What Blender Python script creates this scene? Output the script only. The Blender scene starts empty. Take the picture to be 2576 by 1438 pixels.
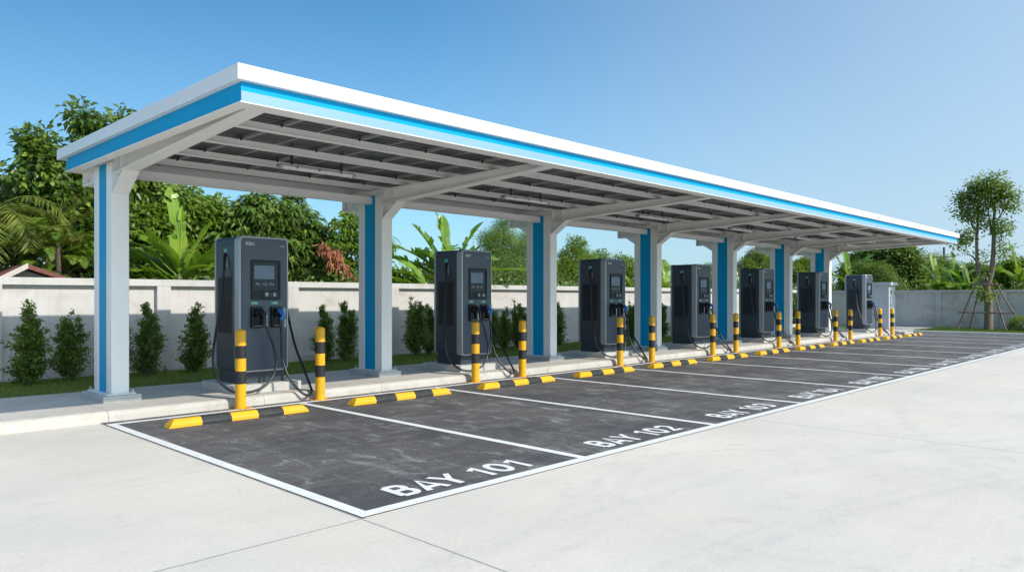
import bpy, bmesh, math, random
import numpy as np
from mathutils import Vector, Matrix
R = math.radians
SC = bpy.context.scene
COL = SC.collection
rnd = random.Random(7)

# ------------------------------------------------------------------ camera
CAM_H = 1.5
HEAD = 44.14
cam_d = bpy.data.cameras.new('camera')
cam_d.sensor_width = 36.0
cam_d.lens = 25.88
cam_d.shift_y = 0.0109
cam_d.clip_start = 0.05
cam_d.clip_end = 3000
cam = bpy.data.objects.new('camera', cam_d)
COL.objects.link(cam)
cam.location = (0, 0, CAM_H)
cam.rotation_euler = (R(90), 0, R(HEAD - 90))
SC.camera = cam
_ca, _sa = math.cos(R(HEAD)), math.sin(R(HEAD))
def _ray(px, py):
    l = (px - 1288) / 1852.0
    return (_ca + l * _sa, _sa - l * _ca, (747 - py) / 1852.0)
def atY(px, py, Y):
    r = _ray(px, py); t = Y / r[1]
    return (r[0] * t, Y, CAM_H + r[2] * t)
def atX(px, py, X):
    r = _ray(px, py); t = X / r[0]
    return (X, r[1] * t, CAM_H + r[2] * t)

# ------------------------------------------------------------------ node helpers
class NT:
    def __init__(self, name):
        self.m = bpy.data.materials.new(name)
        self.m.use_nodes = True
        self.t = self.m.node_tree
        self.t.nodes.clear()
        self.out = self.t.nodes.new('ShaderNodeOutputMaterial')
        self._co = None
    def n(self, typ, **kw):
        nd = self.t.nodes.new(typ)
        for k, v in kw.items():
            if k.startswith('i_'):
                nd.inputs[k[2:].replace('_', ' ')].default_value = v
            else:
                setattr(nd, k, v)
        return nd
    def l(self, a, b): self.t.links.new(a, b)
    def set(self, sock, v):
        if hasattr(v, 'is_linked') or isinstance(v, bpy.types.NodeSocket): self.l(v, sock)
        else:
            if isinstance(v, (tuple, list)) and len(v) == 3 and sock.type == 'RGBA': v = (*v, 1)
            sock.default_value = v
    def co(self, kind='Object'):
        if self._co is None: self._co = self.n('ShaderNodeTexCoord')
        return self._co.outputs[kind]
    def pos(self):
        return self.n('ShaderNodeNewGeometry').outputs['Position']
    def mapping(self, vec, scale=(1, 1, 1), rot=(0, 0, 0), loc=(0, 0, 0)):
        mp = self.n('ShaderNodeMapping')
        self.l(vec, mp.inputs['Vector'])
        mp.inputs['Scale'].default_value = scale
        mp.inputs['Rotation'].default_value = rot
        mp.inputs['Location'].default_value = loc
        return mp.outputs[0]
    def noise(self, vec, scale=5, detail=4, rough=.55, dist=0):
        nd = self.n('ShaderNodeTexNoise')
        self.l(vec, nd.inputs['Vector'])
        nd.inputs['Scale'].default_value = scale
        nd.inputs['Detail'].default_value = detail
        nd.inputs['Roughness'].default_value = rough
        nd.inputs['Distortion'].default_value = dist
        return nd.outputs['Fac']
    def ramp(self, fac, stops):
        nd = self.n('ShaderNodeValToRGB')
        self.l(fac, nd.inputs[0])
        e = nd.color_ramp.elements
        while len(e) > 1: e.remove(e[-1])
        for i, (p, c) in enumerate(stops):
            el = e[0] if i == 0 else e.new(p)
            el.position = p
            if not isinstance(c, (tuple, list)): c = (c, c, c)
            el.color = (*c[:3], 1)
        return nd.outputs[0]
    def mix(self, f, a, b, mode='MIX'):
        nd = self.n('ShaderNodeMix', data_type='RGBA', blend_type=mode)
        self.set(nd.inputs[0], f); self.set(nd.inputs[6], a); self.set(nd.inputs[7], b)
        return nd.outputs[2]
    def math(self, op, a, b=0.0, c=0.0, clamp=False):
        nd = self.n('ShaderNodeMath', operation=op, use_clamp=clamp)
        self.set(nd.inputs[0], a); self.set(nd.inputs[1], b); self.set(nd.inputs[2], c)
        return nd.outputs[0]
    def xyz(self, vec):
        nd = self.n('ShaderNodeSeparateXYZ'); self.l(vec, nd.inputs[0]); return nd.outputs
    def bump(self, h, strength=.3, dist=.02):
        nd = self.n('ShaderNodeBump'); self.l(h, nd.inputs['Height'])
        nd.inputs['Strength'].default_value = strength; nd.inputs['Distance'].default_value = dist
        return nd.outputs[0]
    def pbr(self, col, rough=.5, metal=0.0, normal=None, spec=.5, coat=0.0):
        b = self.n('ShaderNodeBsdfPrincipled')
        self.set(b.inputs['Base Color'], col); self.set(b.inputs['Roughness'], rough)
        self.set(b.inputs['Metallic'], metal)
        b.inputs['Specular IOR Level'].default_value = spec
        b.inputs['Coat Weight'].default_value = coat
        if normal is not None: self.l(normal, b.inputs['Normal'])
        self.b = b
        return b
    def done(self, bsdf=None):
        self.l((bsdf or self.b).outputs[0], self.out.inputs[0])
        return self.m

MAT = {}
def paint(name, col, rough=.4, metal=0.0, var=.06, spec=.5, coat=0.0, dirt=None, scale=3.0, bump=0.0, smooth=False):
    k = NT(name)
    f = k.noise(k.pos(), scale, 5, .6)
    lo = tuple(c * (1 - var) for c in col); hi = tuple(min(1, c * (1 + var)) for c in col)
    c = k.ramp(f, [(.3, lo), (.7, hi)])
    if dirt:
        g = k.ramp(k.noise(k.mapping(k.pos(), (1, 1, .35)), 5.0, 6, .7), [(.55, 0), (.8, dirt[1])])
        c = k.mix(g, c, dirt[0])
    rr = rough if smooth else k.ramp(k.noise(k.pos(), 9, 4, .6), [(.3, max(0.02, rough - .07)), (.7, min(1, rough + .08))])
    nm = k.bump(k.noise(k.pos(), 260, 3), bump, .002) if bump else None
    k.pbr(c, rr, metal, nm, spec, coat)
    MAT[name] = k.done()
    return MAT[name]

def concrete(name, lo, hi, stain, stain_amt=.5, warm=(.62, .56, .47), bscale=1.0, rough=.85):
    k = NT(name)
    p = k.pos()
    f1 = k.noise(p, .9 * bscale, 6, .6)
    f2 = k.noise(k.mapping(p, (1, 1, 1), (0, 0, .7)), 5 * bscale, 7, .65, .4)
    f3 = k.noise(p, 90, 3, .6)
    c = k.ramp(f1, [(.3, lo), (.7, hi)])
    s = k.ramp(f2, [(.5, 0), (.75, stain_amt)])
    c = k.mix(s, c, stain)
    w = k.ramp(k.noise(p, 1.7 * bscale, 4, .5, .6), [(.52, 0), (.72, .3)])
    c = k.mix(w, c, warm)
    c = k.mix(.25, c, k.ramp(f3, [(.3, tuple(x * .72 for x in lo)), (.7, hi)]))
    nm = k.bump(f3, .25, .004)
    k.pbr(c, rough, 0, nm, .3)
    MAT[name] = k.done()
    return MAT[name]

# --- paints
paint('white_steel', (.88, .865, .84), .38, var=.015, smooth=True, scale=1.5)
paint('white_fascia', (.84, .84, .84), .35, var=.008, smooth=True, scale=1)
paint('sky_blue', (.0, .345, .65), .5, var=.02, spec=.12, smooth=True, scale=1)
paint('sunlit_blue', (.235, .4, .54), .36, var=.02, smooth=True, scale=1)  # the fascia blue, lightened to stand for direct sun on it
paint('charger_body', (.05, .062, .076), .45, .1, var=.04, smooth=True)
paint('charger_face', (.06, .082, .11), .42, .1, var=.04, smooth=True)
paint('charger_rim', (.38, .4, .42), .36, .25, var=.03, smooth=True)
paint('charger_skirt', (.045, .06, .078), .45, .2)
paint('black_plastic', (.011, .013, .015), .45, var=.2, spec=.3, smooth=True)
paint('dark_gloss', (.02, .034, .046), .3, var=.1, spec=.25, smooth=True)
paint('vent_dark', (.026, .034, .042), .5)
paint('rubber', (.016, .018, .021), .36, var=.2)
paint('blue_plastic', (.01, .17, .55), .35)
paint('screen_glass', (.14, .2, .27), .28, var=.12, spec=.3, scale=6, smooth=True)
paint('label_green', (.05, .38, .24), .5)
paint('label_teal', (.03, .36, .33), .5)
paint('label_white', (.78, .79, .8), .55)
paint('mark_blue', (.02, .25, .6), .5)
paint('yellow_paint', (.86, .44, .008), .42, var=.07, dirt=((.36, .22, .05), .55), scale=8, bump=.12)
paint('black_paint', (.022, .021, .021), .5, var=.2, dirt=((.12, .11, .1), .35), scale=8)
paint('black_rubber_stop', (.026, .026, .028), .6, var=.25, dirt=((.2, .19, .17), .4), scale=20, bump=.4)
paint('yellow_stop', (.82, .43, .008), .55, var=.05, dirt=((.45, .33, .16), .4), scale=8, bump=.2)
paint('orange_drips', (.7, .3, .01), .6, var=.2)
paint('galvanised', (.5, .51, .52), .38, .8, var=.1, scale=20)
paint('aluminium', (.5, .5, .49), .4, .7, var=.05)
paint('bracket_dark', (.05, .05, .05), .5, .4)
paint('cabinet_grey', (.52, .54, .55), .5, var=.05, dirt=((.3, .28, .25), .35))
paint('cabinet_dark', (.05, .05, .055), .6)
paint('bark', (.2, .155, .115), .9, var=.4, scale=14, bump=.5)
paint('bark_dark', (.1, .08, .06), .9, var=.35, scale=14, bump=.5)
paint('stake_wood', (.24, .16, .125), .85, var=.3, scale=16, bump=.4)
paint('banana_stem', (.34, .36, .13), .7, var=.35, scale=9)
paint('roof_tile', (.2, .07, .055), .8, var=.35, scale=18, bump=.5)
paint('house_wall', (.5, .45, .38), .85, var=.1)
paint('barge_board', (.6, .52, .46), .7, var=.1)
paint('dark_eave', (.018, .018, .018), .6, var=.3)
paint('pole_grey', (.16, .16, .17), .8, var=.2)
paint('wire', (.12, .12, .13), .7)
concrete('plinth_concrete', (.44, .44, .43), (.58, .58, .56), (.3, .3, .29), .6)
concrete('pad_concrete', (.5, .49, .46), (.64, .62, .58), (.3, .3, .29), .5)
concrete('sidewalk_concrete', (.5, .47, .42), (.64, .6, .54), (.38, .34, .29), .8, (.62, .44, .33), 1.3)
concrete('kerb_concrete', (.4, .4, .39), (.52, .52, .5), (.3, .3, .3), .5)
concrete('slab_concrete', (.42, .41, .38), (.54, .52, .49), (.34, .32, .3), .5)

def mk_wall(name, base, base2, stain):
    k = NT(name)
    p = k.pos()
    c = k.ramp(k.noise(p, .8, 5, .6), [(.3, base), (.7, base2)])
    st = k.ramp(k.noise(k.mapping(p, (1.0, 1.0, 1.6)), 1.4, 6, .62, .5), [(.5, 0), (.7, .6)])
    c = k.mix(st, c, stain)
    dr = k.ramp(k.noise(k.mapping(p, (6, 6, .5)), 1.5, 5, .6), [(.52, 0), (.74, .4)])
    c = k.mix(dr, c, tuple(x * .7 for x in base))
    f = k.noise(p, 60, 3)
    c = k.mix(.12, c, k.ramp(f, [(.3, tuple(x * .6 for x in base)), (.7, base2)]))
    k.pbr(c, .88, 0, k.bump(f, .2, .004), .25)
    MAT[name] = k.done()
mk_wall('wall_render', (.58, .55, .525), (.67, .64, .61), (.42, .365, .31))
mk_wall('wall_grey', (.6, .565, .52), (.7, .66, .61), (.36, .32, .28))
mk_wall('wall_frame', (.57, .545, .52), (.64, .615, .585), (.42, .37, .32))
mk_wall('grey_frame', (.58, .555, .52), (.66, .63, .6), (.45, .42, .38))

# --- apron concrete with joints and faint scuffs
def mk_apron():
    k = NT('apron_concrete')
    p = k.pos()
    x, y, z = k.xyz(p)
    c = k.ramp(k.noise(p, .35, 6, .6), [(.28, (.58, .53, .455)), (.72, (.76, .7, .62))])
    warm = k.ramp(k.noise(p, .55, 4, .55, .4), [(.5, 0), (.75, .5)])
    c = k.mix(warm, c, (.76, .64, .51))
    cool = k.ramp(k.noise(k.mapping(p, (1, 1, 1), (0, 0, 0), (31, 7, 0)), .6, 5, .6, .5), [(.5, 0), (.72, .6)])
    c = k.mix(cool, c, (.54, .53, .505))
    # trowel streaks in two directions
    st1 = k.noise(k.mapping(p, (.7, 3.0, 1), (0, 0, .75)), 1.3, 8, .74, .25)
    c = k.mix(k.ramp(st1, [(.48, 0), (.66, .42)]), c, (.54, .5, .445))
    st2 = k.noise(k.mapping(p, (5, .8, 1), (0, 0, -.3), (9, 2, 0)), 1.3, 6, .68, .8)
    c = k.mix(k.ramp(st2, [(.55, 0), (.82, .2)]), c, (.84, .8, .74))
    # small dark blots
    bl = k.noise(k.mapping(p, (1, 1, 1), (0, 0, 0), (3, 17, 0)), 2.6, 5, .72, .8)
    c = k.mix(k.ramp(bl, [(.57, 0), (.69, .5)]), c, (.45, .415, .37))
    # tiny pits
    vo = k.n('ShaderNodeTexVoronoi'); k.l(p, vo.inputs['Vector']); vo.inputs['Scale'].default_value = 3.2
    pit = k.math('LESS_THAN', vo.outputs['Distance'], .017)
    c = k.mix(k.math('MULTIPLY', pit, .7), c, (.13, .12, .11))
    # tyre arcs
    def arc(cx, cy, rad, w, amt, base):
        dx = k.math('SUBTRACT', x, cx); dy = k.math('SUBTRACT', y, cy)
        r = k.math('SQRT', k.math('ADD', k.math('MULTIPLY', dx, dx), k.math('MULTIPLY', dy, dy)))
        d = k.math('ABSOLUTE', k.math('SUBTRACT', r, rad))
        m = k.math('SUBTRACT', 1.0, k.math('DIVIDE', d, w), clamp=True)
        br = k.ramp(k.noise(k.mapping(p, (3, 3, 1)), 2.2, 5, .7), [(.38, 0), (.62, 1)])
        m = k.math('MULTIPLY', k.math('MULTIPLY', m, br), amt)
        return k.mix(m, base, (.33, .33, .33))
    for a in ((3.0, -9.0, 11.1, .09, .32), (3.0, -9.0, 11.28, .05, .26), (3.2, -9.5, 12.7, .1, .24), (1.0, 12.5, 9.6, .09, .22),
              (1.0, 12.5, 9.85, .05, .18), (5.6, 2.2, 1.5, .1, .22), (5.6, 2.2, 1.68, .05, .2), (14, -8, 11.6, .12, .25)):
        c = arc(*a, c)
    # saw-cut joints
    wob = k.math('MULTIPLY', k.math('SUBTRACT', k.noise(p, 7, 4, .7), .5), .012)
    gx = k.math('ABSOLUTE', k.math('SUBTRACT', k.math('PINGPONG', k.math('ADD', k.math('SUBTRACT', x, 2.868), wob), 2.835), 0))
    jx = k.math('LESS_THAN', gx, .007)
    gy = k.math('PINGPONG', k.math('ADD', k.math('SUBTRACT', y, 4.205), wob), 2.835)
    jy = k.math('MULTIPLY', k.math('LESS_THAN', gy, .007), k.math('LESS_THAN', x, 2.9))
    j = k.math('MAXIMUM', jx, jy)
    halo = k.math('MULTIPLY', k.math('LESS_THAN', gx, .03), k.ramp(k.noise(p, 14, 4, .7), [(.5, 0), (.7, .4)]))
    c = k.mix(halo, c, (.42, .41, .39))
    c = k.mix(k.math('MULTIPLY', j, .88), c, (.1, .1, .1))
    f = k.noise(p, 120, 3, .6)
    f2 = k.noise(p, 34, 6, .75)
    c = k.mix(.22, c, k.ramp(f2, [(.35, (.46, .43, .385)), (.65, (.86, .81, .74))]))
    c = k.mix(k.ramp(k.noise(p, 21, 5, .8), [(.66, 0), (.74, .4)]), c, (.3, .28, .25))
    c = k.mix(.1, c, k.ramp(f, [(.3, (.48, .45, .4)), (.7, (.8, .76, .7))]))
    rr = k.ramp(st1, [(.3, .62), (.7, .85)])
    k.pbr(c, rr, 0, k.bump(f, .12, .003), .3)
    MAT['apron_concrete'] = k.done()
mk_apron()

def mk_asphalt():
    k = NT('asphalt')
    p = k.pos()
    sp = k.noise(p, 190, 2, .7)
    sp2 = k.noise(p, 70, 3, .7)
    c = k.ramp(k.noise(p, .5, 5, .6), [(.3, (.082, .075, .073)), (.7, (.12, .11, .107))])
    br = k.ramp(k.noise(k.mapping(p, (1, 1, 1), (0, 0, 0), (5, 9, 0)), .45, 4, .55), [(.48, 0), (.7, .7)])
    c = k.mix(br, c, (.112, .103, .095))
    # dusty smears
    d1 = k.noise(k.mapping(p, (1.0, 3.2, 1), (0, 0, .8)), 1.3, 7, .7, .9)
    c = k.mix(k.ramp(d1, [(.47, 0), (.68, .7)]), c, (.215, .208, .205))
    d2 = k.noise(k.mapping(p, (3.4, 1.2, 1), (0, 0, .25), (11, 3, 0)), 1.5, 7, .7, .8)
    c = k.mix(k.ramp(d2, [(.54, 0), (.66, .75)]), c, (.36, .355, .355))
    c = k.mix(k.ramp(k.noise(p, .8, 5, .6, .3), [(.34, .75), (.52, 0)]), c, (.05, .05, .056))
    c = k.mix(k.ramp(sp, [(.57, 0), (.7, .7)]), c, (.33, .325, .315))
    c = k.mix(k.ramp(sp2, [(.36, .7), (.52, 0)]), c, (.035, .035, .037))
    k.pbr(c, k.ramp(d1, [(.3, .62), (.7, .9)]), 0, k.bump(sp2, .5, .006), .35)
    MAT['asphalt'] = k.done()
mk_asphalt()

def mk_line():
    k = NT('road_paint')
    p = k.pos()
    c = k.ramp(k.noise(p, 3, 5, .6), [(.3, (.74, .74, .73)), (.7, (.84, .84, .83))])
    w = k.ramp(k.noise(p, 38, 5, .75), [(.6, 0), (.7, .7)])
    c = k.mix(w, c, (.4, .39, .385))
    k.pbr(c, .6, 0, k.bump(k.noise(p, 120, 2), .25, .003), .35)
    MAT['road_paint'] = k.done()
mk_line()

def mk_soil(name, lo, hi):
    k = NT(name); p = k.pos()
    c = k.ramp(k.noise(p, 2.3, 6, .65), [(.3, lo), (.7, hi)])
    f = k.noise(p, 45, 4, .7)
    c = k.mix(.4, c, k.ramp(f, [(.3, tuple(x * .5 for x in lo)), (.7, hi)]))
    k.pbr(c, .95, 0, k.bump(f, .6, .02), .1)
    MAT[name] = k.done()
mk_soil('turf_soil', (.11, .16, .035), (.18, .22, .06))
mk_soil('bright_turf', (.075, .14, .02), (.13, .19, .03))
mk_soil('earth', (.07, .075, .03), (.12, .11, .06))

def mk_panel():
    k = NT('solar_cells')
    p = k.co('Object')
    x, y, z = k.xyz(p)
    def line(v, period, w):  # thin bright cell gaps
        return k.math('LESS_THAN', k.math('PINGPONG', v, period / 2), w / 2)
    lx = line(x, .53, .03)
    ly = line(k.math('ADD', y, .04), .115, .019)
    l = k.math('MAXIMUM', lx, k.math('MULTIPLY', ly, .62))
    cell = k.ramp(k.noise(k.mapping(p, (2, 9.5, 1)), 1.0, 0, 0), [(.35, (.006, .0075, .013)), (.5, (.011, .013, .022)), (.65, (.02, .022, .034))])
    c = k.mix(l, cell, (.4, .4, .4))
    k.pbr(c, .3, 0, None, .08)
    MAT['solar_cells'] = k.done()
mk_panel()

def mk_leaf(name, dark, mid, light, rough=.42, trans=.3, tip=None, scale=1.6):
    k = NT(name)
    g = k.n('ShaderNodeNewGeometry')
    ri = g.outputs['Random Per Island']
    c = k.ramp(ri, [(0.0, dark), (.45, mid), (.85, mid), (1.0, light)])
    f = k.noise(g.outputs['Position'], scale, 3, .6)
    c = k.mix(k.ramp(f, [(.35, .45), (.65, 0)]), c, dark)
    c = k.mix(k.ramp(k.noise(k.mapping(g.outputs['Position'], (1, 1, 1), (0, 0, 0), (9, 4, 2)), scale * .8, 3), [(.52, 0), (.7, .5)]), c, light)
    k.pbr(c, rough, 0, None, .5)
    tr = k.n('ShaderNodeBsdfTranslucent')
    k.l(k.mix(.5, c, tuple(min(1, q * 1.6) for q in light)), tr.inputs[0])
    ms = k.n('ShaderNodeMixShader'); ms.inputs[0].default_value = trans
    k.l(k.b.outputs[0], ms.inputs[1]); k.l(tr.outputs[0], ms.inputs[2])
    MAT[name] = k.done(ms)
mk_leaf('leaf_broad', (0.031, 0.066, 0.011), (0.082, 0.158, 0.024), (0.33, 0.42, 0.05), .32, .3)
mk_leaf('leaf_mango', (0.045, 0.09, 0.015), (0.125, 0.22, 0.034), (0.356, 0.435, 0.089), .36, .25)
mk_leaf('leaf_bright', (0.061, 0.121, 0.011), (0.153, 0.256, 0.022), (0.28, 0.372, 0.036), .45, .35)
mk_leaf('leaf_feather', (0.063, 0.121, 0.02), (0.15, 0.255, 0.039), (0.258, 0.367, 0.063), .5, .35)
mk_leaf('leaf_red', (0.156, 0.049, 0.023), (0.439, 0.167, 0.073), (0.6, 0.301, 0.147), .5, .3)
mk_leaf('leaf_shrub', (0.064, 0.116, 0.017), (0.159, 0.255, 0.04), (0.265, 0.352, 0.064), .45, .28)
mk_leaf('leaf_shade', (0.045, 0.085, 0.015), (0.11, 0.19, 0.03), (0.22, 0.31, 0.05), .5, .2)
mk_leaf('leaf_tree', (0.054, 0.103, 0.015), (0.134, 0.224, 0.031), (0.252, 0.353, 0.054), .42, .3)
mk_leaf('leaf_palm', (0.082, 0.121, 0.016), (0.193, 0.24, 0.033), (0.345, 0.353, 0.066), .42, .3)
mk_leaf('grass_blade', (0.09, 0.15, 0.024), (0.17, 0.26, 0.04), (0.28, 0.33, 0.07), .6, .3, scale=.9)
mk_leaf('grass_lawn', (.06, .12, .015), (.11, .19, .022), (.18, .26, .035), .6, .35, scale=.9)
def mk_banana(name, dark, mid, light):
    k = NT(name)
    p = k.co('Object')
    g = k.n('ShaderNodeNewGeometry')
    c = k.ramp(k.noise(g.outputs['Position'], 1.3, 3), [(.3, dark), (.55, mid), (.75, light)])
    v = k.ramp(k.noise(k.mapping(g.outputs['Position'], (8, 8, 22)), 3, 3, .6), [(.4, .3), (.6, 0)])
    c = k.mix(v, c, light)
    br = k.ramp(k.noise(g.outputs['Position'], 2.1, 4, .6, 1.0), [(.68, 0), (.78, .6)])
    c = k.mix(br, c, (.28, .24, .05))
    k.pbr(c, .36, 0, None, .5)
    tr = k.n('ShaderNodeBsdfTranslucent'); k.l(k.mix(.4, c, (.3, .42, .02)), tr.inputs[0])
    ms = k.n('ShaderNodeMixShader'); ms.inputs[0].default_value = .38
    k.l(k.b.outputs[0], ms.inputs[1]); k.l(tr.outputs[0], ms.inputs[2])
    MAT[name] = k.done(ms)
mk_banana('banana_leaf', (.07, .175, .014), (.18, .335, .025), (.36, .5, .055))

# ------------------------------------------------------------------ mesh builder
class MB:
    def __init__(s): s.v = []; s.f = []; s.mi = []; s.sm = []
    def add(s, vs, fs, mi=0, smooth=False):
        b = len(s.v); s.v += [tuple(q) for q in vs]
        for f in fs: s.f.append(tuple(b + i for i in f)); s.mi.append(mi); s.sm.append(smooth)
        return s
    def box(s, x0, x1, y0, y1, z0, z1, mi=0, bev=0.0):
        bm = bmesh.new()
        bmesh.ops.create_cube(bm, size=1)
        for v in bm.verts:
            v.co = ((x0 + x1) / 2 + v.co.x * (x1 - x0), (y0 + y1) / 2 + v.co.y * (y1 - y0), (z0 + z1) / 2 + v.co.z * (z1 - z0))
        if bev: bmesh.ops.bevel(bm, geom=bm.edges[:], offset=bev, segments=2, affect='EDGES', profile=.5)
        s.addbm(bm, mi); return s
    def addbm(s, bm, mi=0, smooth=False):
        bm.verts.index_update()
        s.add([v.co[:] for v in bm.verts], [[v.index for v in f.verts] for f in bm.faces], mi, smooth); bm.free()
    def prism(s, poly, axis, a, b, mi=0, smooth=False, caps=True):
        n = len(poly)
        def P(u, v, w):
            return {'x': (w, u, v), 'y': (u, w, v), 'z': (u, v, w)}[axis]
        vs = [P(u, v, a) for u, v in poly] + [P(u, v, b) for u, v in poly]
        fs = [(i, (i + 1) % n, n + (i + 1) % n, n + i) for i in range(n)]
        s.add(vs, fs, mi, smooth)
        if caps: s.add(vs, [tuple(range(n))[::-1], tuple(range(n, 2 * n))], mi)
        return s
    def tube(s, pts, r, seg=10, mi=0, caps=True):
        pts = [Vector(p) for p in pts]; n = len(pts)
        rs = r if isinstance(r, (list, tuple)) else [r] * n
        vs = []; up = None
        for i, p in enumerate(pts):
            t = (pts[min(i + 1, n - 1)] - pts[max(i - 1, 0)])
            t = t.normalized() if t.length > 1e-9 else Vector((0, 0, 1))
            if up is None:
                a = Vector((1, 0, 0)) if abs(t.x) < .9 else Vector((0, 1, 0))
                up = (a - t * a.dot(t)).normalized()
            else:
                up = (up - t * up.dot(t)); up = up.normalized() if up.length > 1e-6 else Vector((1, 0, 0))
            w = t.cross(up)
            for k in range(seg):
                a = 2 * math.pi * k / seg
                vs.append(p + (up * math.cos(a) + w * math.sin(a)) * rs[i])
        fs = [(i * seg + k, i * seg + (k + 1) % seg, (i + 1) * seg + (k + 1) % seg, (i + 1) * seg + k) for i in range(n - 1) for k in range(seg)]
        s.add(vs, fs, mi, True)
        if caps: s.add(vs, [tuple(range(seg))[::-1], tuple(range((n - 1) * seg, n * seg))], mi)
        return s
    def lathe(s, prof, c=(0, 0, 0), seg=28, mis=None, smooth=True):
        n = len(prof)
        vs = [(c[0] + r * math.cos(2 * math.pi * k / seg), c[1] + r * math.sin(2 * math.pi * k / seg), c[2] + z) for r, z in prof for k in range(seg)]
        b = len(s.v); s.v += vs
        for i in range(n - 1):
            for k in range(seg):
                s.f.append((b + i * seg + k, b + i * seg + (k + 1) % seg, b + (i + 1) * seg + (k + 1) % seg, b + (i + 1) * seg + k))
                s.mi.append(mis[i] if mis else 0); s.sm.append(smooth)
        s.f.append(tuple(b + (n - 1) * seg + k for k in range(seg))); s.mi.append(mis[-1] if mis else 0); s.sm.append(False)
        return s
    def build(s, name, mats, parent=None, org=None, sharp=None):
        if not isinstance(mats, (list, tuple)): mats = [mats]
        me = bpy.data.meshes.new(name)
        o = org if org is not None else (root_of(parent).location if parent else Vector((0, 0, 0)))
        vs = [(x - o[0], y - o[1], z - o[2]) for x, y, z in s.v]
        me.from_pydata(vs, [], s.f)
        for m in mats: me.materials.append(MAT[m] if isinstance(m, str) else m)
        me.polygons.foreach_set('material_index', s.mi)
        me.polygons.foreach_set('use_smooth', s.sm)
        if sharp: 
            me.set_sharp_from_angle(angle=R(sharp))
        me.update()
        ob = bpy.data.objects.new(name, me); COL.objects.link(ob)
        if parent: ob.parent = parent
        elif org is not None: ob.location = org
        return ob
def root_of(o):
    while o.parent: o = o.parent
    return o
def tag(o, label=None, cat=None, group=None, kind=None):
    if label: o['label'] = label
    if cat: o['category'] = cat
    if group: o['group'] = group
    if kind: o['kind'] = kind
    return o
def empty(name, loc, label=None, cat=None, group=None):
    o = bpy.data.objects.new(name, None); o.location = loc; o.empty_display_size = .2
    COL.objects.link(o); return tag(o, label, cat, group)
KIDS = {}
def copy_tree(o, parent=None):
    c = o.copy(); COL.objects.link(c)
    if parent: c.parent = parent
    for ch in list(o.children): copy_tree(ch, c)
    return c
def np_mesh(name, V, F, mats, fm=None, parent=None, org=None, smooth=False):
    me = bpy.data.meshes.new(name)
    o = np.array(org if org is not None else (root_of(parent).location if parent else (0, 0, 0)), dtype=np.float64)
    V = (V - o).astype(np.float32); F = F.astype(np.int32)
    me.vertices.add(len(V)); me.vertices.foreach_set('co', V.ravel())
    k = F.shape[1]
    me.loops.add(F.size); me.loops.foreach_set('vertex_index', F.ravel())
    me.polygons.add(len(F)); me.polygons.foreach_set('loop_start', np.arange(0, F.size, k, dtype=np.int32))
    for m in (mats if isinstance(mats, (list, tuple)) else [mats]): me.materials.append(MAT[m])
    if fm is not None: me.polygons.foreach_set('material_index', fm.astype(np.int32))
    me.update(calc_edges=True); me.validate()
    ob = bpy.data.objects.new(name, me); COL.objects.link(ob)
    if parent: ob.parent = parent
    elif org is not None: ob.location = org
    return ob
def rrect(x0, x1, z0, z1, r, n=6):
    pts = []
    for cx, cz, a0 in ((x1 - r, z1 - r, 0), (x0 + r, z1 - r, 90), (x0 + r, z0 + r, 180), (x1 - r, z0 + r, 270)):
        for i in range(n + 1):
            a = R(a0 + 90 * i / n); pts.append((cx + r * math.cos(a), cz + r * math.sin(a)))
    return pts
def text_mesh(name, body, w, h, mat, parent, place, offset=.0, org=None, thick=0.0):
    """lettering as flat geometry scaled to w x h; place(u,v,t)->world point"""
    cu = bpy.data.curves.new(name, 'FONT'); cu.body = body; cu.size = 1.0; cu.offset = offset; cu.resolution_u = 3
    cu.extrude = thick
    ob = bpy.data.objects.new(name, cu); COL.objects.link(ob)
    dg = bpy.context.evaluated_depsgraph_get(); dg.update()
    me = bpy.data.meshes.new_from_object(ob.evaluated_get(dg))
    bpy.data.objects.remove(ob)
    xs = [v.co.x for v in me.vertices]; ys = [v.co.y for v in me.vertices]
    x0, x1, y0, y1 = min(xs), max(xs), min(ys), max(ys)
    o = org if org is not None else root_of(parent).location
    for v in me.vertices:
        q = place((v.co.x - x0) / (x1 - x0) * w, (v.co.y - y0) / (y1 - y0) * h, v.co.z)
        v.co = (q[0] - o[0], q[1] - o[1], q[2] - o[2])
    me.materials.clear(); me.materials.append(MAT[mat])
    ob = bpy.data.objects.new(name, me); COL.objects.link(ob)
    if parent: ob.parent = parent
    return ob

# ------------------------------------------------------------------ ground
SW = .13           # pavement height
def sheet(name, x0, x1, y0, y1, z, mat, parent=None, n=1):
    m = MB(); m.add([(x0, y0, z), (x1, y0, z), (x1, y1, z), (x0, y1, z)], [(0, 1, 2, 3)])
    o = m.build(name, mat, parent)
    if not parent: tag(o, kind='structure')
    return o
sheet('ground', -900, 900, -900, 900, -.035, 'earth')
sheet('concrete_apron', -60, 33.35, -70, 9.9, 0.0, 'apron_concrete')
park = sheet('parking_surface', 2.88, 33.2, 4.21, 9.64, .004, 'asphalt')
def arc_pts(cx, cy, rx, ry, a0, a1, n=14):
    return [(cx + rx * math.cos(R(a0 + (a1 - a0) * i / n)), cy + ry * math.sin(R(a0 + (a1 - a0) * i / n))) for i in range(n + 1)]
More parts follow.
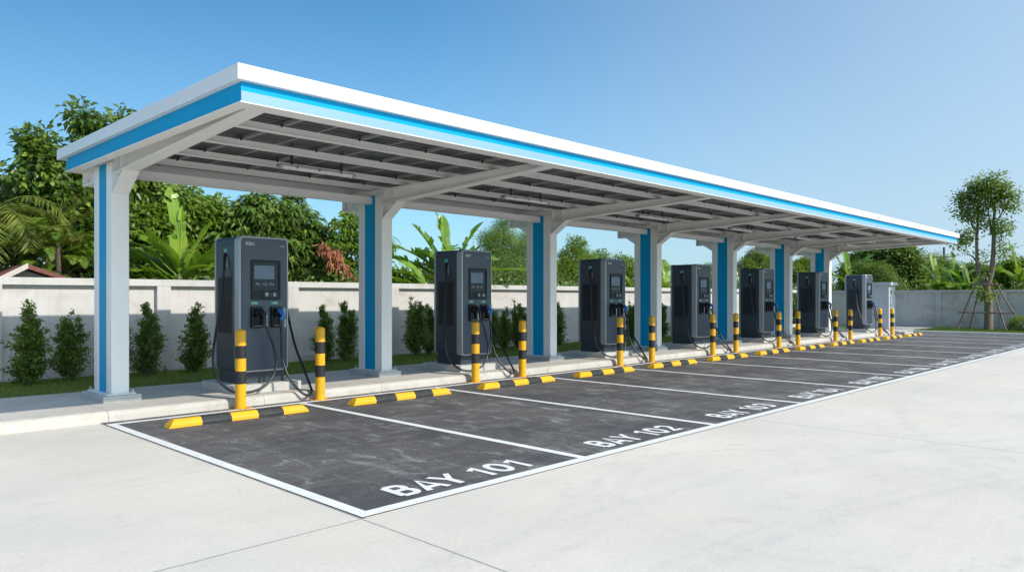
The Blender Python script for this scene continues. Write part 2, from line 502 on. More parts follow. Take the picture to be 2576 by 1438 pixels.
# stencil-like grotesque capitals as centre lines on a cell .6 wide, 1 high (stroke .18)
GLY = {
 'B': [[(.09, .09), (.09, .91)], [(.09, .91), (.34, .91)] + arc_pts(.34, .71, .15, .2, 90, -90)[1:] + [(.09, .51)], [(.09, .09), (.37, .09)] + arc_pts(.37, .3, .16, .21, -90, 90)[1:] + [(.09, .51)]],
 'A': [[(.05, 0), (.33, 1), (.61, 0)], [(.16, .27), (.5, .27)]],
 'Y': [[(.04, 1), (.32, .46), (.6, 1)], [(.32, .5), (.32, 0)]],
 '1': [[(.1, .72), (.33, .91), (.33, 0)]],
 '0': [arc_pts(.32, .5, .23, .41, 90, 450, 28)],
 '2': [arc_pts(.31, .66, .21, .25, 165, -30, 14) + [(.1, .09), (.56, .09)]],
 '3': [arc_pts(.29, .7, .19, .21, 150, -80, 12), arc_pts(.29, .3, .22, .21, 85, -150, 12)],
 '4': [[(.44, 0), (.44, .95), (.08, .3), (.6, .3)]],
 '5': [[(.52, .91), (.15, .91), (.12, .52)] + arc_pts(.3, .34, .22, .25, 110, -145, 14)],
 '6': [arc_pts(.32, .33, .21, .24, 0, 360, 22), arc_pts(.46, .34, .36, .57, 180, 100, 10)],
 '7': [[(.08, .91), (.54, .91), (.25, 0)]],
 '8': [arc_pts(.32, .71, .18, .2, 0, 360, 20), arc_pts(.32, .3, .21, .21, 0, 360, 20)],
 '9': [arc_pts(.32, .67, .21, .24, 0, 360, 22), arc_pts(.18, .66, .36, .57, 0, -80, 10)],
}
def bay_text(txt, xs, y0, W=1.48, H=.335):
    adv = {'B': .7, 'A': .68, 'Y': .72, ' ': .34, '1': .58}
    total = sum(adv.get(c, .7) for c in txt) - .06
    kx = W / total
    m = MB(); x = 0; lay = 0
    for c in txt:
        for st in GLY.get(c, []):
            lay += 1
            z = LZ + .0002 * (lay % 3)
            hwid = .09; n = len(st); L = []; Rr = []
            closed = (abs(st[0][0] - st[-1][0]) + abs(st[0][1] - st[-1][1])) < 1e-4
            for i in range(n):
                p = Vector(st[i])
                a = Vector(st[i - 1]) if i else (Vector(st[-2]) if closed else None)
                b = Vector(st[i + 1]) if i < n - 1 else (Vector(st[1]) if closed else None)
                d1 = (p - a).normalized() if a is not None else (b - p).normalized()
                d2 = (b - p).normalized() if b is not None else d1
                n1 = Vector((-d1.y, d1.x)); n2 = Vector((-d2.y, d2.x)); mt = n1 + n2
                if mt.length < 1e-3: mt = n1
                mt.normalize(); sc = min(1.7, 1 / max(.35, mt.dot(n1)))
                for q, sg in ((L, 1), (Rr, -1)):
                    u = p + mt * hwid * sc * sg; u.y = min(1, max(0, u.y)); q.append(u)
            vs = [(xs + (x + u.x) * kx, y0 + u.y * H, z) for u in L + Rr]
            m.add(vs, [(i, n + i, n + i + 1, i + 1) for i in range(n - 1)])
        x += adv.get(c, .7)
    return m.build('bay_lettering', 'road_paint', park)
BX0, BSTEP, NB = 2.93, 2.46, 12
LZ = .008
def bay_line(x0, x1, y0, y1):
    sheet('bay_line', x0, x1, y0, y1, LZ, 'road_paint', park)
XEND = BX0 + BSTEP * NB + .05
bay_line(2.88, XEND, 4.21, 4.32)
bay_line(2.88, XEND, 9.35, 9.45)
for i in range(NB + 1):
    x = BX0 + BSTEP * i
    bay_line(x - .05, x + .05, 4.3205, 9.3495)
for i in range(NB):
    xs = BX0 + BSTEP * i + .46 + (.06 if i else 0)
    bay_text('BAY %d' % (101 + i), xs, 4.42)

# pavement with a rounded front edge (profile in Y,Z extruded along X)
def kerb_profile(y0, y1, z0, z1, r):
    pts = [(y1, z0), (y1, z1)]
    for i in range(8):
        a = R(90 + 90 * i / 7); pts.append((y0 + r + r * math.cos(a), z1 - r + r * math.sin(a)))
    pts.append((y0 - .012, z0)); return pts
m = MB()
xs = [-9.0]
while xs[-1] < 32.1: xs.append(min(32.2, xs[-1] + 1.995))
for a, b in zip(xs[:-1], xs[1:]):
    m.prism(kerb_profile(9.63, 9.9, -.03, SW, .075), 'x', a + .002, b - .003, smooth=False)
for a, b in zip(xs[:-1], xs[1:]):
    yb = 11.32 if b < 2.8 else 11.93
    m.box(a + .002, b - .003, 9.9035, yb, -.03, SW - .001)
o = m.build('sidewalk', 'sidewalk_concrete'); tag(o, kind='structure')
m = MB().box(-9, 38, 9.92, 14.95, -.03, .055)
o = m.build('verge', 'turf_soil'); tag(o, kind='structure')
m = MB().box(32.21, 37.9, 9.5, 11.7, -.03, .12, bev=.01)
o = m.build('cabinet_slab', 'slab_concrete'); tag(o, kind='structure')
# far island: kerb plus lawn
m = MB()
y = -60.0
while y < 9.4:
    y2 = min(9.46, y + 1.5)
    prof = [(33.62, -.03), (33.62, .13)] + [(33.36 + .05 + .05 * math.cos(R(90 + 90 * i / 5)), .08 + .05 * math.sin(R(90 + 90 * i / 5))) for i in range(6)] + [(33.35, -.03)]
    m.prism(prof, 'y', y + .003, y2 - .003); y = y2
o = m.build('kerb', 'kerb_concrete'); tag(o, kind='structure')
m = MB().box(32.23, 33.34, 9.28, 9.48, -.03, .1, bev=.012)
o = m.build('kerb', 'kerb_concrete'); tag(o, kind='structure')
m = MB().box(33.63, 38, -60, 9.495, -.03, .11)
o = m.build('lawn', 'bright_turf'); tag(o, kind='structure')

# grass blades (stuff)
def blades(name, area, n, h, w, mat, seed, z):
    g = np.random.default_rng(seed)
    x = g.uniform(area[0], area[1], n); y = g.uniform(area[2], area[3], n)
    a = g.uniform(0, 2 * np.pi, n); hh = h * g.uniform(.4, 1.1, n); ln = g.normal(0, .45, (n, 2)) * hh[:, None]
    ww = w * g.uniform(.6, 1.2, n)
    P = np.stack([x, y, np.full(n, z)], 1)
    d = np.stack([np.cos(a) * ww, np.sin(a) * ww, np.zeros(n)], 1)
    T = P + np.stack([ln[:, 0], ln[:, 1], hh], 1)
    V = np.stack([P - d, P + d, T], 1).reshape(-1, 3)
    F = np.arange(n * 3).reshape(n, 3)
    o = np_mesh(name, V, F, mat); tag(o, kind='stuff'); return o
blades('verge_grass', (-2, 12, 11.95, 14.75), 42000, .06, .006, 'grass_blade', 1, .055)
o = blades('verge_grass', (-2, 2.72, 11.34, 11.97), 7000, .055, .006, 'grass_blade', 2, .055)
blades('verge_grass', (12, 33, 11.95, 14.75), 26000, .07, .012, 'grass_blade', 3, .055)
blades('lawn_grass', (33.65, 37.9, -2, 9.4), 26000, .07, .014, 'grass_lawn', 4, .11)

# ------------------------------------------------------------------ boundary walls
WY = 15.0
wall = empty('boundary_wall', (15, WY, 0), 'long pale rendered boundary wall of framed panels behind the charging stations', 'wall')
m = MB()
for k in range(-4, 12):
    a = 2.83 + 2.8 * k + .13 - 2.8; b = a + 2.54
    m.box(a - .01, min(b + .01, 37.99), WY + .10, WY + .2, .0, 1.72)
m.build('wall_panel', 'wall_render', wall)
MB().box(-11.5, 38.2, WY, WY + .24, 1.715, 1.845, bev=.006).build('coping', 'wall_frame', wall)
MB().box(-11.5, 37.95, WY + .06, WY + .22, -.03, .19).build('wall_footing', 'wall_frame', wall)
p0 = None
for k in range(-4, 13):
    x = 2.83 + 2.8 * k
    if x > 37.7: break
    MB().box(x - .13, x + .13, WY + .002, WY + .21, 0, 1.714, bev=.004).build('pilaster', 'wall_frame', wall)
FX = 38.0
fwall = empty('end_wall', (FX, 0, 0), 'grey weathered concrete end wall across the far end of the car park', 'wall')
m = MB()
for k in range(-14, 3):
    a = 7.0 + 2.53 * k
    m.box(FX + .08, FX + .2, a + .1, a + 2.43, 0, 1.72)
m.build('wall_panel', 'wall_grey', fwall)
MB().box(FX, FX + .24, -29, WY - .004, 1.72, 1.82, bev=.006).build('coping', 'grey_frame', fwall)
for k in range(-14, 4):
    y = 7.0 + 2.53 * k
    if y > WY - .2: continue
    MB().box(FX + .002, FX + .21, y - .11, y + .11, 0, 1.719, bev=.004).build('pilaster', 'grey_frame', fwall)

# ------------------------------------------------------------------ canopy
CX0, CX1, CY0, CY1 = 3.02, 27.85, 6.35, 12.0
canopy = empty('solar_canopy', ((CX0 + CX1) / 2, 9.4, 0), 'long white and blue solar carport roof on a row of seven blue striped columns', 'carport')
def ring(m, x0, x1, y0, y1, w, z0, z1, bev=0.0):
    m.box(x0, x1, y0, y0 + w, z0, z1, bev=bev); m.box(x0, x1, y1 - w, y1, z0, z1, bev=bev)
    m.box(x0, x0 + w, y0 + w, y1 - w, z0, z1, bev=bev); m.box(x1 - w, x1, y0 + w, y1 - w, z0, z1, bev=bev)
def mitre_ring(x0, x1, y0, y1, prof, kx=1.0):
    """prof: list of (inset, z) closed loop, swept round the rectangle with mitred corners"""
    n = len(prof); vs = []
    for (sx, sy) in ((0, 0), (1, 0), (1, 1), (0, 1)):
        for d, z in prof:
            vs.append((x1 - d * kx if sx else x0 + d * kx, y1 - d if sy else y0 + d, z))
    fs = []
    for c in range(4):
        for i in range(n):
            a, b = c * n, ((c + 1) % 4) * n
            fs.append((a + i, b + i, b + (i + 1) % n, a + (i + 1) % n))
    return vs, fs
m = MB(); m.add(*mitre_ring(CX0, CX1, CY0, CY1, [(0, 3.463), (0, 3.594), (.004, 3.6), (.16, 3.6), (.16, 3.458), (.004, 3.458)]))
m.build('white_fascia_band', 'white_fascia', canopy)
m = MB(); m.add(*mitre_ring(CX0 + .055, CX1 - .055, CY0 + .055, CY1 - .24, [(.012, 3.418), (0, 3.412), (0, 3.277), (.06, 3.277), (.06, 3.456), (.012, 3.456)]))
m.build('blue_fascia_band', 'sky_blue', canopy)
m = MB(); m.add(*mitre_ring(CX0 + .045, CX1 - .045, CY0 + .045, CY1 - .22, [(0, 3.265), (0, 3.274), (.185, 3.274), (.185, 3.495), (.2, 3.495), (.2, 3.26)], .62))
m.build('soffit_flange', 'white_steel', canopy)
MB().box(CX0 + .056, CX1 - .056, CY0 + .05, CY0 + .0545, 3.2775, 3.37).build('sunlit_fascia_strip', 'sunlit_blue', canopy)  # sunlight on the lower blue fascia, put in as a paler strip
# roof deck above the modules so the canopy is closed
MB().box(CX0 + .165, CX1 - .165, CY0 + .165, CY1 - .165, 3.55, 3.572).build('roof_deck', 'aluminium', canopy)

COLX = [3.38, 7.69, 12.12, 16.28, 20.36, 24.3, 27.72]
CF, CB = 10.5, 11.2      # column front and back
def frame(x, prev=None):
    z0 = SW + .085
    hw = .11
    c = MB()
    c.box(x - hw, x + hw, CF, CF + .2, z0 + .015, 3.28, bev=.006)
    c.box(x - hw, x + hw, CB - .18, CB, z0 + .015, 3.28, bev=.006)
    col = c.build('steel_column', 'white_steel', canopy)
    MB().box(x - hw + .012, x + hw - .012, CF + .201, CB - .181, z0 + .015, 3.28).build('blue_web', 'sky_blue', col)
    MB().box(x - hw - .07, x + hw + .07, CF - .06, CB + .06, z0, z0 + .0145, bev=.003).build('base_plate', 'white_steel', col)
    MB().box(x - .235, x + .235, CF - .1, CB + .11, SW - .02, z0 - .0005, bev=.008).build('plinth', 'plinth_concrete', col)
    for sx in (-1, 1):
        for yy in (CF - .03, CB + .03):
            b = MB(); bx = x + sx * (hw + .035)
            b.lathe([(.022, .015), (.022, .036), (.012, .037), (.012, .06), (.004, .064)], (bx, yy, z0), 6, smooth=False)
            b.build('anchor_bolt', 'galvanised', col)
    # rafter: tapered I section
    r = MB()
    fw = .095
    def zb(y): return 3.30 - (y - 6.7) / (CF - 6.7) * .185 if y < CF else 3.115
    f0, f1 = 6.62, CF - .002
    # bottom flange
    vs = [(x - fw, f0, zb(f0)), (x + fw, f0, zb(f0)), (x + fw, f1, zb(f1)), (x - fw, f1, zb(f1))]
    vs += [(a, b2, c2 + .016) for a, b2, c2 in vs]
    r.add(vs, [(3, 2, 1, 0), (4, 5, 6, 7), (0, 1, 5, 4), (1, 2, 6, 5), (2, 3, 7, 6), (3, 0, 4, 7)])
    # web
    vs = [(x - .012, f0, zb(f0) + .0165), (x - .012, f1, zb(f1) + .0165), (x - .012, f1, 3.36), (x - .012, f0, 3.36)]
    vs += [(a + .024, b2, c2) for a, b2, c2 in vs]
    r.add(vs, [(0, 3, 2, 1), (4, 5, 6, 7), (0, 1, 5, 4), (2, 3, 7, 6), (3, 0, 4, 7), (1, 2, 6, 5)])
    r.box(x - fw, x + fw, f0, 11.7, 3.3605, 3.374)
    # end plate
    r.box(x - fw, x + fw, f0 - .014, f0 - .0005, zb(f0) - .004, 3.355)
    # rear stub
    r.box(x - fw, x + fw, CB + .002, 11.74, 3.082, 3.098)
    r.box(x - .012, x + .012, CB + .002, 11.73, 3.0985, 3.36)
    r.box(x - fw, x + fw, 11.7405, 11.754, 3.08, 3.36)
    # stiffeners
    for yy in (CF - .3, CF - .02):
        r.box(x - fw + .006, x + fw - .006, yy - .006, yy + .006, 3.14, 3.355)
    r.box(x - .09, x + .09, CF, CB, 3.2805, 3.36)
    raf = r.build('rafter', 'white_steel', canopy)
    # front haunch
    h = MB()
    ya, za, yb, zb2 = CF - .002, 2.87, CF - .4, zb(CF - .4) - .002
    h.prism([(ya, za), (ya, zb(ya) - .002), (yb, zb2)], 'x', x - .008, x + .008)
    t = Vector((0, yb - ya, zb2 - za)).normalized(); nrm = Vector((0, t.z, -t.y)) * .014
    if nrm.z > 0: nrm = -nrm
    vs = [(x - .1, ya, za), (x + .1, ya, za), (x + .1, yb, zb2), (x - .1, yb, zb2)]
    vs += [(a, b2 + nrm.y, c2 + nrm.z) for a, b2, c2 in vs]
    h.add(vs, [(0, 1, 2, 3), (7, 6, 5, 4), (0, 4, 5, 1), (1, 5, 6, 2), (2, 6, 7, 3), (3, 7, 4, 0)])
    h.build('haunch_brace', 'white_steel', raf)
    h = MB(); ya, za, yb, zb2 = CB + .002, 2.88, CB + .34, 3.08
    h.prism([(ya, za), (yb, zb2), (ya, zb2)], 'x', x - .03, x + .03)
    h.build('haunch_brace', 'white_steel', raf)
for x in COLX: frame(x)
# purlins: C sections along X, with a lip
def purlin(y, z0, z1, x0, x1, w=.075):
    m = MB()
    m.box(x0, x1, y, y + .01, z0, z1)
    m.box(x0, x1, y + .0105, y + w, z0, z0 + .01)
    m.box(x0, x1, y + .0105, y + w, z1 - .01, z1)
    m.box(x0, x1, y - .014, y - .0005, z0, z0 + .014)
    return m.build('purlin', 'white_steel', canopy)
PX0, PX1 = CX0 + .2, CX1 - .2
PUR = (7.85, 8.87, 9.93, 10.85)
for y in PUR: purlin(y, 3.392, 3.476, PX0, PX1)
for a, b in zip(COLX[:-1], COLX[1:]):
    m = MB(); m.box(a + .08, b - .075, 10.8, 10.9, 3.15, 3.26, bev=.004)
    m.box(a + .08, b - .075, 10.78, 10.92, 3.136, 3.1495)
    m.build('tie_beam', 'white_steel', canopy)
# modules, rails
NX = 23
mw = (CX1 - CX0 - .4) / NX
rows = ((6.57, 8.3), (8.32, 10.05), (10.07, 11.78))
first = {}
for j, (ya, yb) in enumerate(rows):
    for i in range(NX):
        x0 = CX0 + .2 + i * mw
        if j not in first:
            f = MB(); f.box(0.004, mw - .004, 0, yb - ya, 3.512, 3.53)
            f.box(.002, .03, 0, yb - ya, 3.498, 3.5118); f.box(mw - .03, mw - .002, 0, yb - ya, 3.498, 3.5118)
            n = len(f.f); f.mi = [0] * 6 + [1] * (n - 6)
            first[j] = f.build('solar_module', ['solar_cells', 'aluminium'], None)
            ob = first[j]
        else:
            ob = first[j].copy(); COL.objects.link(ob)
        ob.parent = canopy
        ob.location = (x0 - canopy.location.x, ya - canopy.location.y, 0)
for i in range(NX + 1):
    x = CX0 + .2 + i * mw
    m = MB(); m.box(x - .03, x + .03, 6.6, 11.75, 3.4885, 3.4975); m.box(x - .03, x - .026, 6.6, 11.75, 3.477, 3.488); m.box(x + .026, x + .03, 6.6, 11.75, 3.477, 3.488)
    rail = m.build('module_rail', 'aluminium', canopy)
    for y in PUR:
        k = MB()
        k.prism([(x - .034, 3.455), (x - .046, 3.455), (x - .046, 3.5), (x - .02, 3.5), (x - .02, 3.4955), (x - .034, 3.4955)], 'y', y - .05, y - .025)
        k.build('rail_clamp', 'bracket_dark', rail)

# tube lights hanging between the purlins
def tube_light(x, y, label):
    root = empty('tube_light', (x, y, 3.3), label, 'light fixture', 'tube lights under the carport roof')
    L = .59
    b = MB(); b.prism([(y - .05, 3.33), (y + .05, 3.33), (y + .06, 3.305), (y - .06, 3.305)], 'x', x - L, x + L)
    b.build('housing', 'cabinet_grey', root)
    d = MB(); pr = [(y + .055 * math.cos(R(180 + 180 * i / 10)), 3.302 + .04 * math.sin(R(180 + 180 * i / 10))) for i in range(11)]
    d.prism(pr, 'x', x - L + .03, x + L - .03, smooth=True); d.build('diffuser', 'label_white', root)
    for s in (-1, 1):
        e = MB(); e.box(x + s * L - .025, x + s * L + .025, y - .058, y + .058, 3.255, 3.325, bev=.02); e.build('end_cap', 'aluminium', root)
    c = MB()
    for q in (-.35, 0, .35): c.box(x + q - .008, x + q + .008, y - .064, y - .0605, 3.28, 3.315)
    c.build('clip', 'bracket_dark', root)
    for q in (-.4, .4): MB().box(x + q - .02, x + q + .02, y - .008, y + .008, 3.33, 3.497).build('hanger', 'bracket_dark', root)
ORD = ['nearest', 'second nearest', 'third nearest', 'fourth nearest', 'third from the far end', 'second from the far end', 'farthest']
LORD = ['nearest', 'second nearest', 'third nearest', 'third from the far end', 'second from the far end', 'farthest']
for i in range(6):
    x = [5.6, 9.95, 14.15, 18.35, 22.4, 26.5][i]
    tube_light(x, 9.3, 'clear covered tube light under the carport roof, %s' % LORD[i])

# ------------------------------------------------------------------ chargers
def make_charger():
    root = empty('charging_station', (0, 0, 0))
    H0, H1, hw = .29, 2.25, .385
    yf, yb = -.4, .4
    # concrete pad
    MB().box(-.48, .56, -.47, .62, -.02, .118, bev=.01).build('pad', 'pad_concrete', root)
    MB().box(-.33, .35, -.31, .36, .1185, H0 + .01).build('plinth_skirt', 'charger_skirt', root)
    prof = rrect(-hw, hw, H0, H1, .075)
    body = MB().prism(rrect(-hw + .006, hw - .006, H0 + .006, H1 - .006, .07), 'y', yf + .14, yb - .06, smooth=True).build('body', 'charger_body', root, sharp=35)
    MB().box(-hw - .0005, -hw + .02, yf + .14, yb - .06, 2.135, 2.139).build('seam', 'black_plastic', body)
    # front rim (swept with a small chamfer) and rear rim
    def rim(ya, yb2, front):
        m = MB(); n = len(prof)
        loops = []
        pin = rrect(-hw + .012, hw - .012, H0 + .012, H1 - .012, .066)
        if front:
            inn = rrect(-hw + .026, hw - .026, H0 + .026, H1 - .026, .055)
            loops = [(prof, yb2), (prof, ya + .012), (pin, ya), (inn, ya), (inn, ya + .02)]
        else:
            loops = [(prof, ya), (prof, yb2 - .012), (pin, yb2), (rrect(-hw + .1, hw - .1, H0 + .1, H1 - .1, .05), yb2)]
        for lp, yy in loops: m.v += [(u, yy, w) for u, w in lp]
        for q in range(len(loops) - 1):
            for i in range(n):
                m.f.append((q * n + i, q * n + (i + 1) % n, (q + 1) * n + (i + 1) % n, (q + 1) * n + i)); m.mi.append(0); m.sm.append(True)
        m.f.append(tuple(range(n))); m.mi.append(0); m.sm.append(False)
        if not front:
            m.f.append(tuple(range((len(loops) - 1) * n, len(loops) * n))); m.mi.append(0); m.sm.append(False)
        return m
    rim(yf, yf + .139, True).build('front_rim', 'charger_rim', root, sharp=30)
    rim(yb - .059, yb, False).build('rear_rim', 'charger_rim', root, sharp=30)
    # front face with an opening for the bezel: built as a panel behind, bezel proud
    inn = rrect(-hw + .027, hw - .027, H0 + .027, H1 - .027, .054)
    MB().prism(inn, 'y', yf + .012, yf + .03).build('front_panel', 'charger_face', root)
    # bezel: frame standing 12 mm proud with a sunken screen
    bz = MB()
    x0, x1, z0, z1 = -.201, .253, 1.33, 1.91
    out = rrect(x0, x1, z0, z1, .025, 4); inn2 = rrect(x0 + .022, x1 - .022, z0 + .135, z1 - .035, .015, 4)
    n = len(out)
    vs = [(u, yf + .012, w) for u, w in out] + [(u, yf - .006, w) for u, w in out] + [(u, yf - .006, w) for u, w in inn2] + [(u, yf + .0115, w) for u, w in inn2]
    fs = []
    for q in range(3):
        for i in range(n): fs.append((q * n + i, q * n + (i + 1) % n, (q + 1) * n + (i + 1) % n, (q + 1) * n + i))
    bz.add(vs, fs)
    bezel = bz.build('screen_bezel', 'black_plastic', root)
    MB().box(x0 + .023, x1 - .023, yf + .0095, yf + .0118, z0 + .136, z1 - .036).build('display_glass', 'dark_gloss', bezel)
    MB().box(-.15, .16, yf + .006, yf + .009, 1.633, 1.828).build('screen', 'screen_glass', bezel)
    MB().box(-.03, .205, yf - .02, yf - .0065, 1.355, 1.45, bev=.006).build('card_reader', 'dark_gloss', bezel)
    ic = MB()
    def sq(x, z, w, h, y): ic.box(x - w / 2, x + w / 2, y - .001, y, z - h / 2, z + h / 2)
    r2 = random.Random(3)
    for cx in (-.095, .018, .118):
        for (dx, dz, w, h) in ((-.022, .012, .014, .005), (-.026, 0, .004, .022), (.0, .014, .016, .004), (.012, -.002, .004, .02), (.022, -.014, .012, .004), (-.006, -.012, .01, .005), (.03, .004, .004, .012)):
            sq(cx + dx + r2.uniform(-.004, .004), 1.56 + dz + r2.uniform(-.004, .004), w, h, yf + .0085)
    for (cx, cz) in ((.03, 1.412), (.152, 1.408)):
        for a in range(9):
            t = a / 9 * 2 * math.pi
            sq(cx + .017 * math.cos(t), cz + .022 * math.sin(t), .01, .008, yf - .0205)
        sq(cx, cz, .018, .005, yf - .0205); sq(cx, cz - .01, .012, .005, yf - .0205)
    ic.build('icon', 'label_white', bezel)
    # labels
    for lx0, lx1 in ((-.201, -.088), (.113, .222)):
        lb = MB().box(lx0, lx1, yf + .0095, yf + .0118, 1.266, 1.303).build('socket_label', 'label_green', root)
        t = MB(); xx = lx0 + .03
        for w in (.006, .012, .008, .012, .008):
            t.box(xx, xx + .003, yf + .0085, yf + .0092, 1.274, 1.295); t.box(xx + .003, xx + w, yf + .0085, yf + .0092, 1.291, 1.295)
            t.box(xx + .003, xx + w, yf + .0085, yf + .0092, 1.274, 1.278); xx += w + .005
        t.build('print', 'label_white', lb)
    # holsters with connectors
    for k, (hx0, hx1) in enumerate(((-.205, -.03), (.1, .262))):
        z0, z1 = .925, 1.235
        out = rrect(hx0, hx1, z0, z1, .02, 4); inn2 = rrect(hx0 + .02, hx1 - .02, z0 + .04, z1 - .03, .015, 4); n = len(out)
        vs = [(u, yf + .012, w) for u, w in out] + [(u, yf - .03, w) for u, w in out] + [(u, yf - .03, w) for u, w in inn2] + [(u, yf + .006, w) for u, w in inn2]
        fs = []
        for q in range(3):
            for i in range(n): fs.append((q * n + i, q * n + (i + 1) % n, (q + 1) * n + (i + 1) % n, (q + 1) * n + i))
        fs.append(tuple(range(3 * n, 4 * n)))
        hol = MB().add(vs, fs).build('holster', 'black_plastic', root)
        MB().box(hx0 + .03, hx1 - .02, yf - .034, yf - .0305, z0 + .028, z0 + .032).build('trim', 'charger_rim', hol)
        cxm = (hx0 + hx1) / 2
        g = MB()
        g.tube([(cxm - .01, yf + .005, 1.13), (cxm - .005, yf - .05, 1.15), (cxm + .005, yf - .085, 1.165)], [.05, .052, .047], 14)
        gun = g.build('connector', 'black_plastic', root, sharp=40)
        h = MB()
        ex, ez = (cxm + .045, 1.03) if k == 0 else (cxm - .01, 1.01)
        h.tube([(cxm + .0, yf - .055, 1.172), (cxm + .012, yf - .1, 1.17), (cxm + .03, yf - .135, 1.14), (cxm + .04, yf - .15, 1.09), (ex + .002, yf - .15, ez + .03)], [.03, .036, .034, .031, .028], 12)
        h.build('handle', 'blue_plastic' if k else 'black_plastic', gun)
        h = MB(); h.tube([(ex + .002, yf - .15, ez + .031), (ex, yf - .155, ez - .02), (ex - .002, yf - .16, ez - .06)], [.03, .026, .02], 10)
        h.build('strain_relief', 'rubber', gun)
    # cables
    def smooth(pts, n=6):
        P = [Vector(p) for p in pts]; P = [P[0] * 2 - P[1]] + P + [P[-1] * 2 - P[-2]]; out = []
        for i in range(1, len(P) - 2):
            for k in range(n):
                t = k / n; a, b, c, d = P[i - 1], P[i], P[i + 1], P[i + 2]
                out.append(.5 * ((2 * b) + (c - a) * t + (2 * a - 5 * b + 4 * c - d) * t * t + (3 * b - a - 3 * c + d) * t ** 3))
        out.append(P[-2]); return out
    c1 = [(-.07, -.56, .96), (-.045, -.58, .9), (-.005, -.6, .784), (.054, -.6, .606), (.071, -.62, .45), (.018, -.65, .27), (-.101, -.68, .139), (-.243, -.68, .066), (-.407, -.65, .04), (-.558, -.6, .06), (-.665, -.5, .153), (-.725, -.4, .3), (-.735, -.35, .484), (-.706, -.3, .649), (-.63, -.2, .869), (-.54, -.12, 1.172), (-.475, -.06, 1.502), (-.43, -.02, 1.8), (-.405, 0.02, 1.95), (-.385, .05, 2.0)]
    MB().tube(smooth(c1), .0185, 10).build('cable', 'rubber', root)
    c2 = [(.169, -.56, .945), (.166, -.59, .88), (.164, -.6, .777), (.144, -.65, .526), (.165, -.72, .313), (.225, -.82, .13), (.32, -.92, -.01), (.41, -.93, -.045), (.49, -.88, 0.0), (.5, -.76, .151), (.49, -.62, .364), (.482, -.45, .597), (.49, -.3, .854), (.5, -.15, 1.158), (.48, -.05, 1.428), (.45, 0, 1.75), (.41, .03, 1.95), (.385, .05, 2.0)]
    MB().tube(smooth(c2), .0185, 10).build('cable', 'rubber', root)
    # side: slot, vent, label on both flanks
    for s in (-1, 1):
        X = s * (hw - .006)
        def sb(name, y0, y1, z0, z1, mat, t, par):
            a, b = sorted((X, X + s * t)); return MB().box(a, b, y0, y1, z0, z1).build(name, mat, par)
        sl = sb('cable_slot', -.0, .075, 1.78, 2.015, 'black_plastic', .003, root)
        sb('slot_plate', -.03, -.001, 1.80, 1.96, 'charger_rim', .004, sl)
        lb = sb('side_label', -.012, .09, 2.02, 2.083, 'label_teal', .003, root)
        t = MB(); a, b = sorted((X + s * .0031, X + s * .0045))
        for (y0, y1, z0, z1) in ((.06, .064, 2.038, 2.066), (.05, .06, 2.038, 2.042), (.03, .034, 2.036, 2.066), (.018, .03, 2.062, 2.066), (.018, .022, 2.05, 2.062), (.018, .03, 2.048, 2.052)):
            t.box(a, b, y0, y1, z0, z1)
        t.build('print', 'label_white', lb)
        v = MB(); a, b = sorted((X, X + s * .003))
        v.box(a, b, -.16, .27, .83, 1.675)
        for i in range(42):
            y = -.15 + i * .01
            v.box(min(X + s * .003, X + s * .006), max(X + s * .003, X + s * .006), y, y + .004, .85, 1.655)
        v.build('side_vent', 'vent_dark', root)
    # stickers and marks on the front
    for (x0, x1, z0, z1) in ((.03, .055, .945, 1.105), (.313, .34, 1.064, 1.211), (.327, .352, .925, 1.042)):
        st = MB().box(x0, x1, yf + .0095, yf + .0118, z0, z1).build('sticker', 'label_white', root)
        t = MB(); z = z0 + .012
        while z < z1 - .015:
            t.box(x0 + .006, x1 - .006, yf + .0085, yf + .0092, z, z + r2.choice((.004, .006, .009))); z += .015
        t.build('print', 'cabinet_dark', st)
    text_mesh('logo', 'EOL', .085, .046, 'label_white', root, lambda u, v, t: (-.275 + u, yf + .0112 + t * 0, 2.118 + v), offset=.02)
    t = MB(); 
    for z, w in ((2.152, .04), (2.138, .028), (2.122, .05)):
        xx = -.186
        while xx < -.186 + w: t.box(xx, xx + .006, yf + .0105, yf + .0118, z, z + .006); xx += .0085
    t.box(-.192, -.189, yf + .0105, yf + .0118, 2.118, 2.162)
    t.build('logo_print', 'label_white', root)
    t = MB()
    for i, (w, h) in enumerate(((.012, .016), (.008, .018), (.012, .024), (.01, .016), (.009, .02))):
        t.box(.19 + i * .0145, .19 + i * .0145 + w * .35, yf + .0105, yf + .0118, 2.118, 2.118 + h); t.box(.19 + i * .0145, .19 + i * .0145 + w, yf + .0105, yf + .0118, 2.118 + h - .005, 2.118 + h)
    t.build('brand_print', 'mark_blue', root)
    t = MB()
    for i in range(6):
        t.box(.264 + i * .011, .264 + i * .011 + .004, yf + .0105, yf + .0118, 2.116, 2.131); t.box(.264 + i * .011, .264 + i * .011 + .008, yf + .0105, yf + .0118, 2.116, 2.12)
    t.build('brand_print', 'label_white', root)
    return root
CHX = [5.19, 9.44, 13.80, 17.77, 21.70, 26.0, 30.54]
ch0 = make_charger()
CLAB = ['beside the first column, nearest to the camera', 'second nearest, between the second and third columns', 'third nearest, between the third and fourth columns',
        'middle one of the row of seven, before the fifth column', 'third from the far end, past the fifth column', 'second from the far end, beside the last column', 'last in the row, beside the grey cabinet']
for i, x in enumerate(CHX):
    o = ch0 if i == 0 else copy_tree(ch0)
    o.location = (x, 10.47, SW)
    tag(o, 'dark grey charging station, ' + CLAB[i], 'charging station', 'charging stations under the carport')

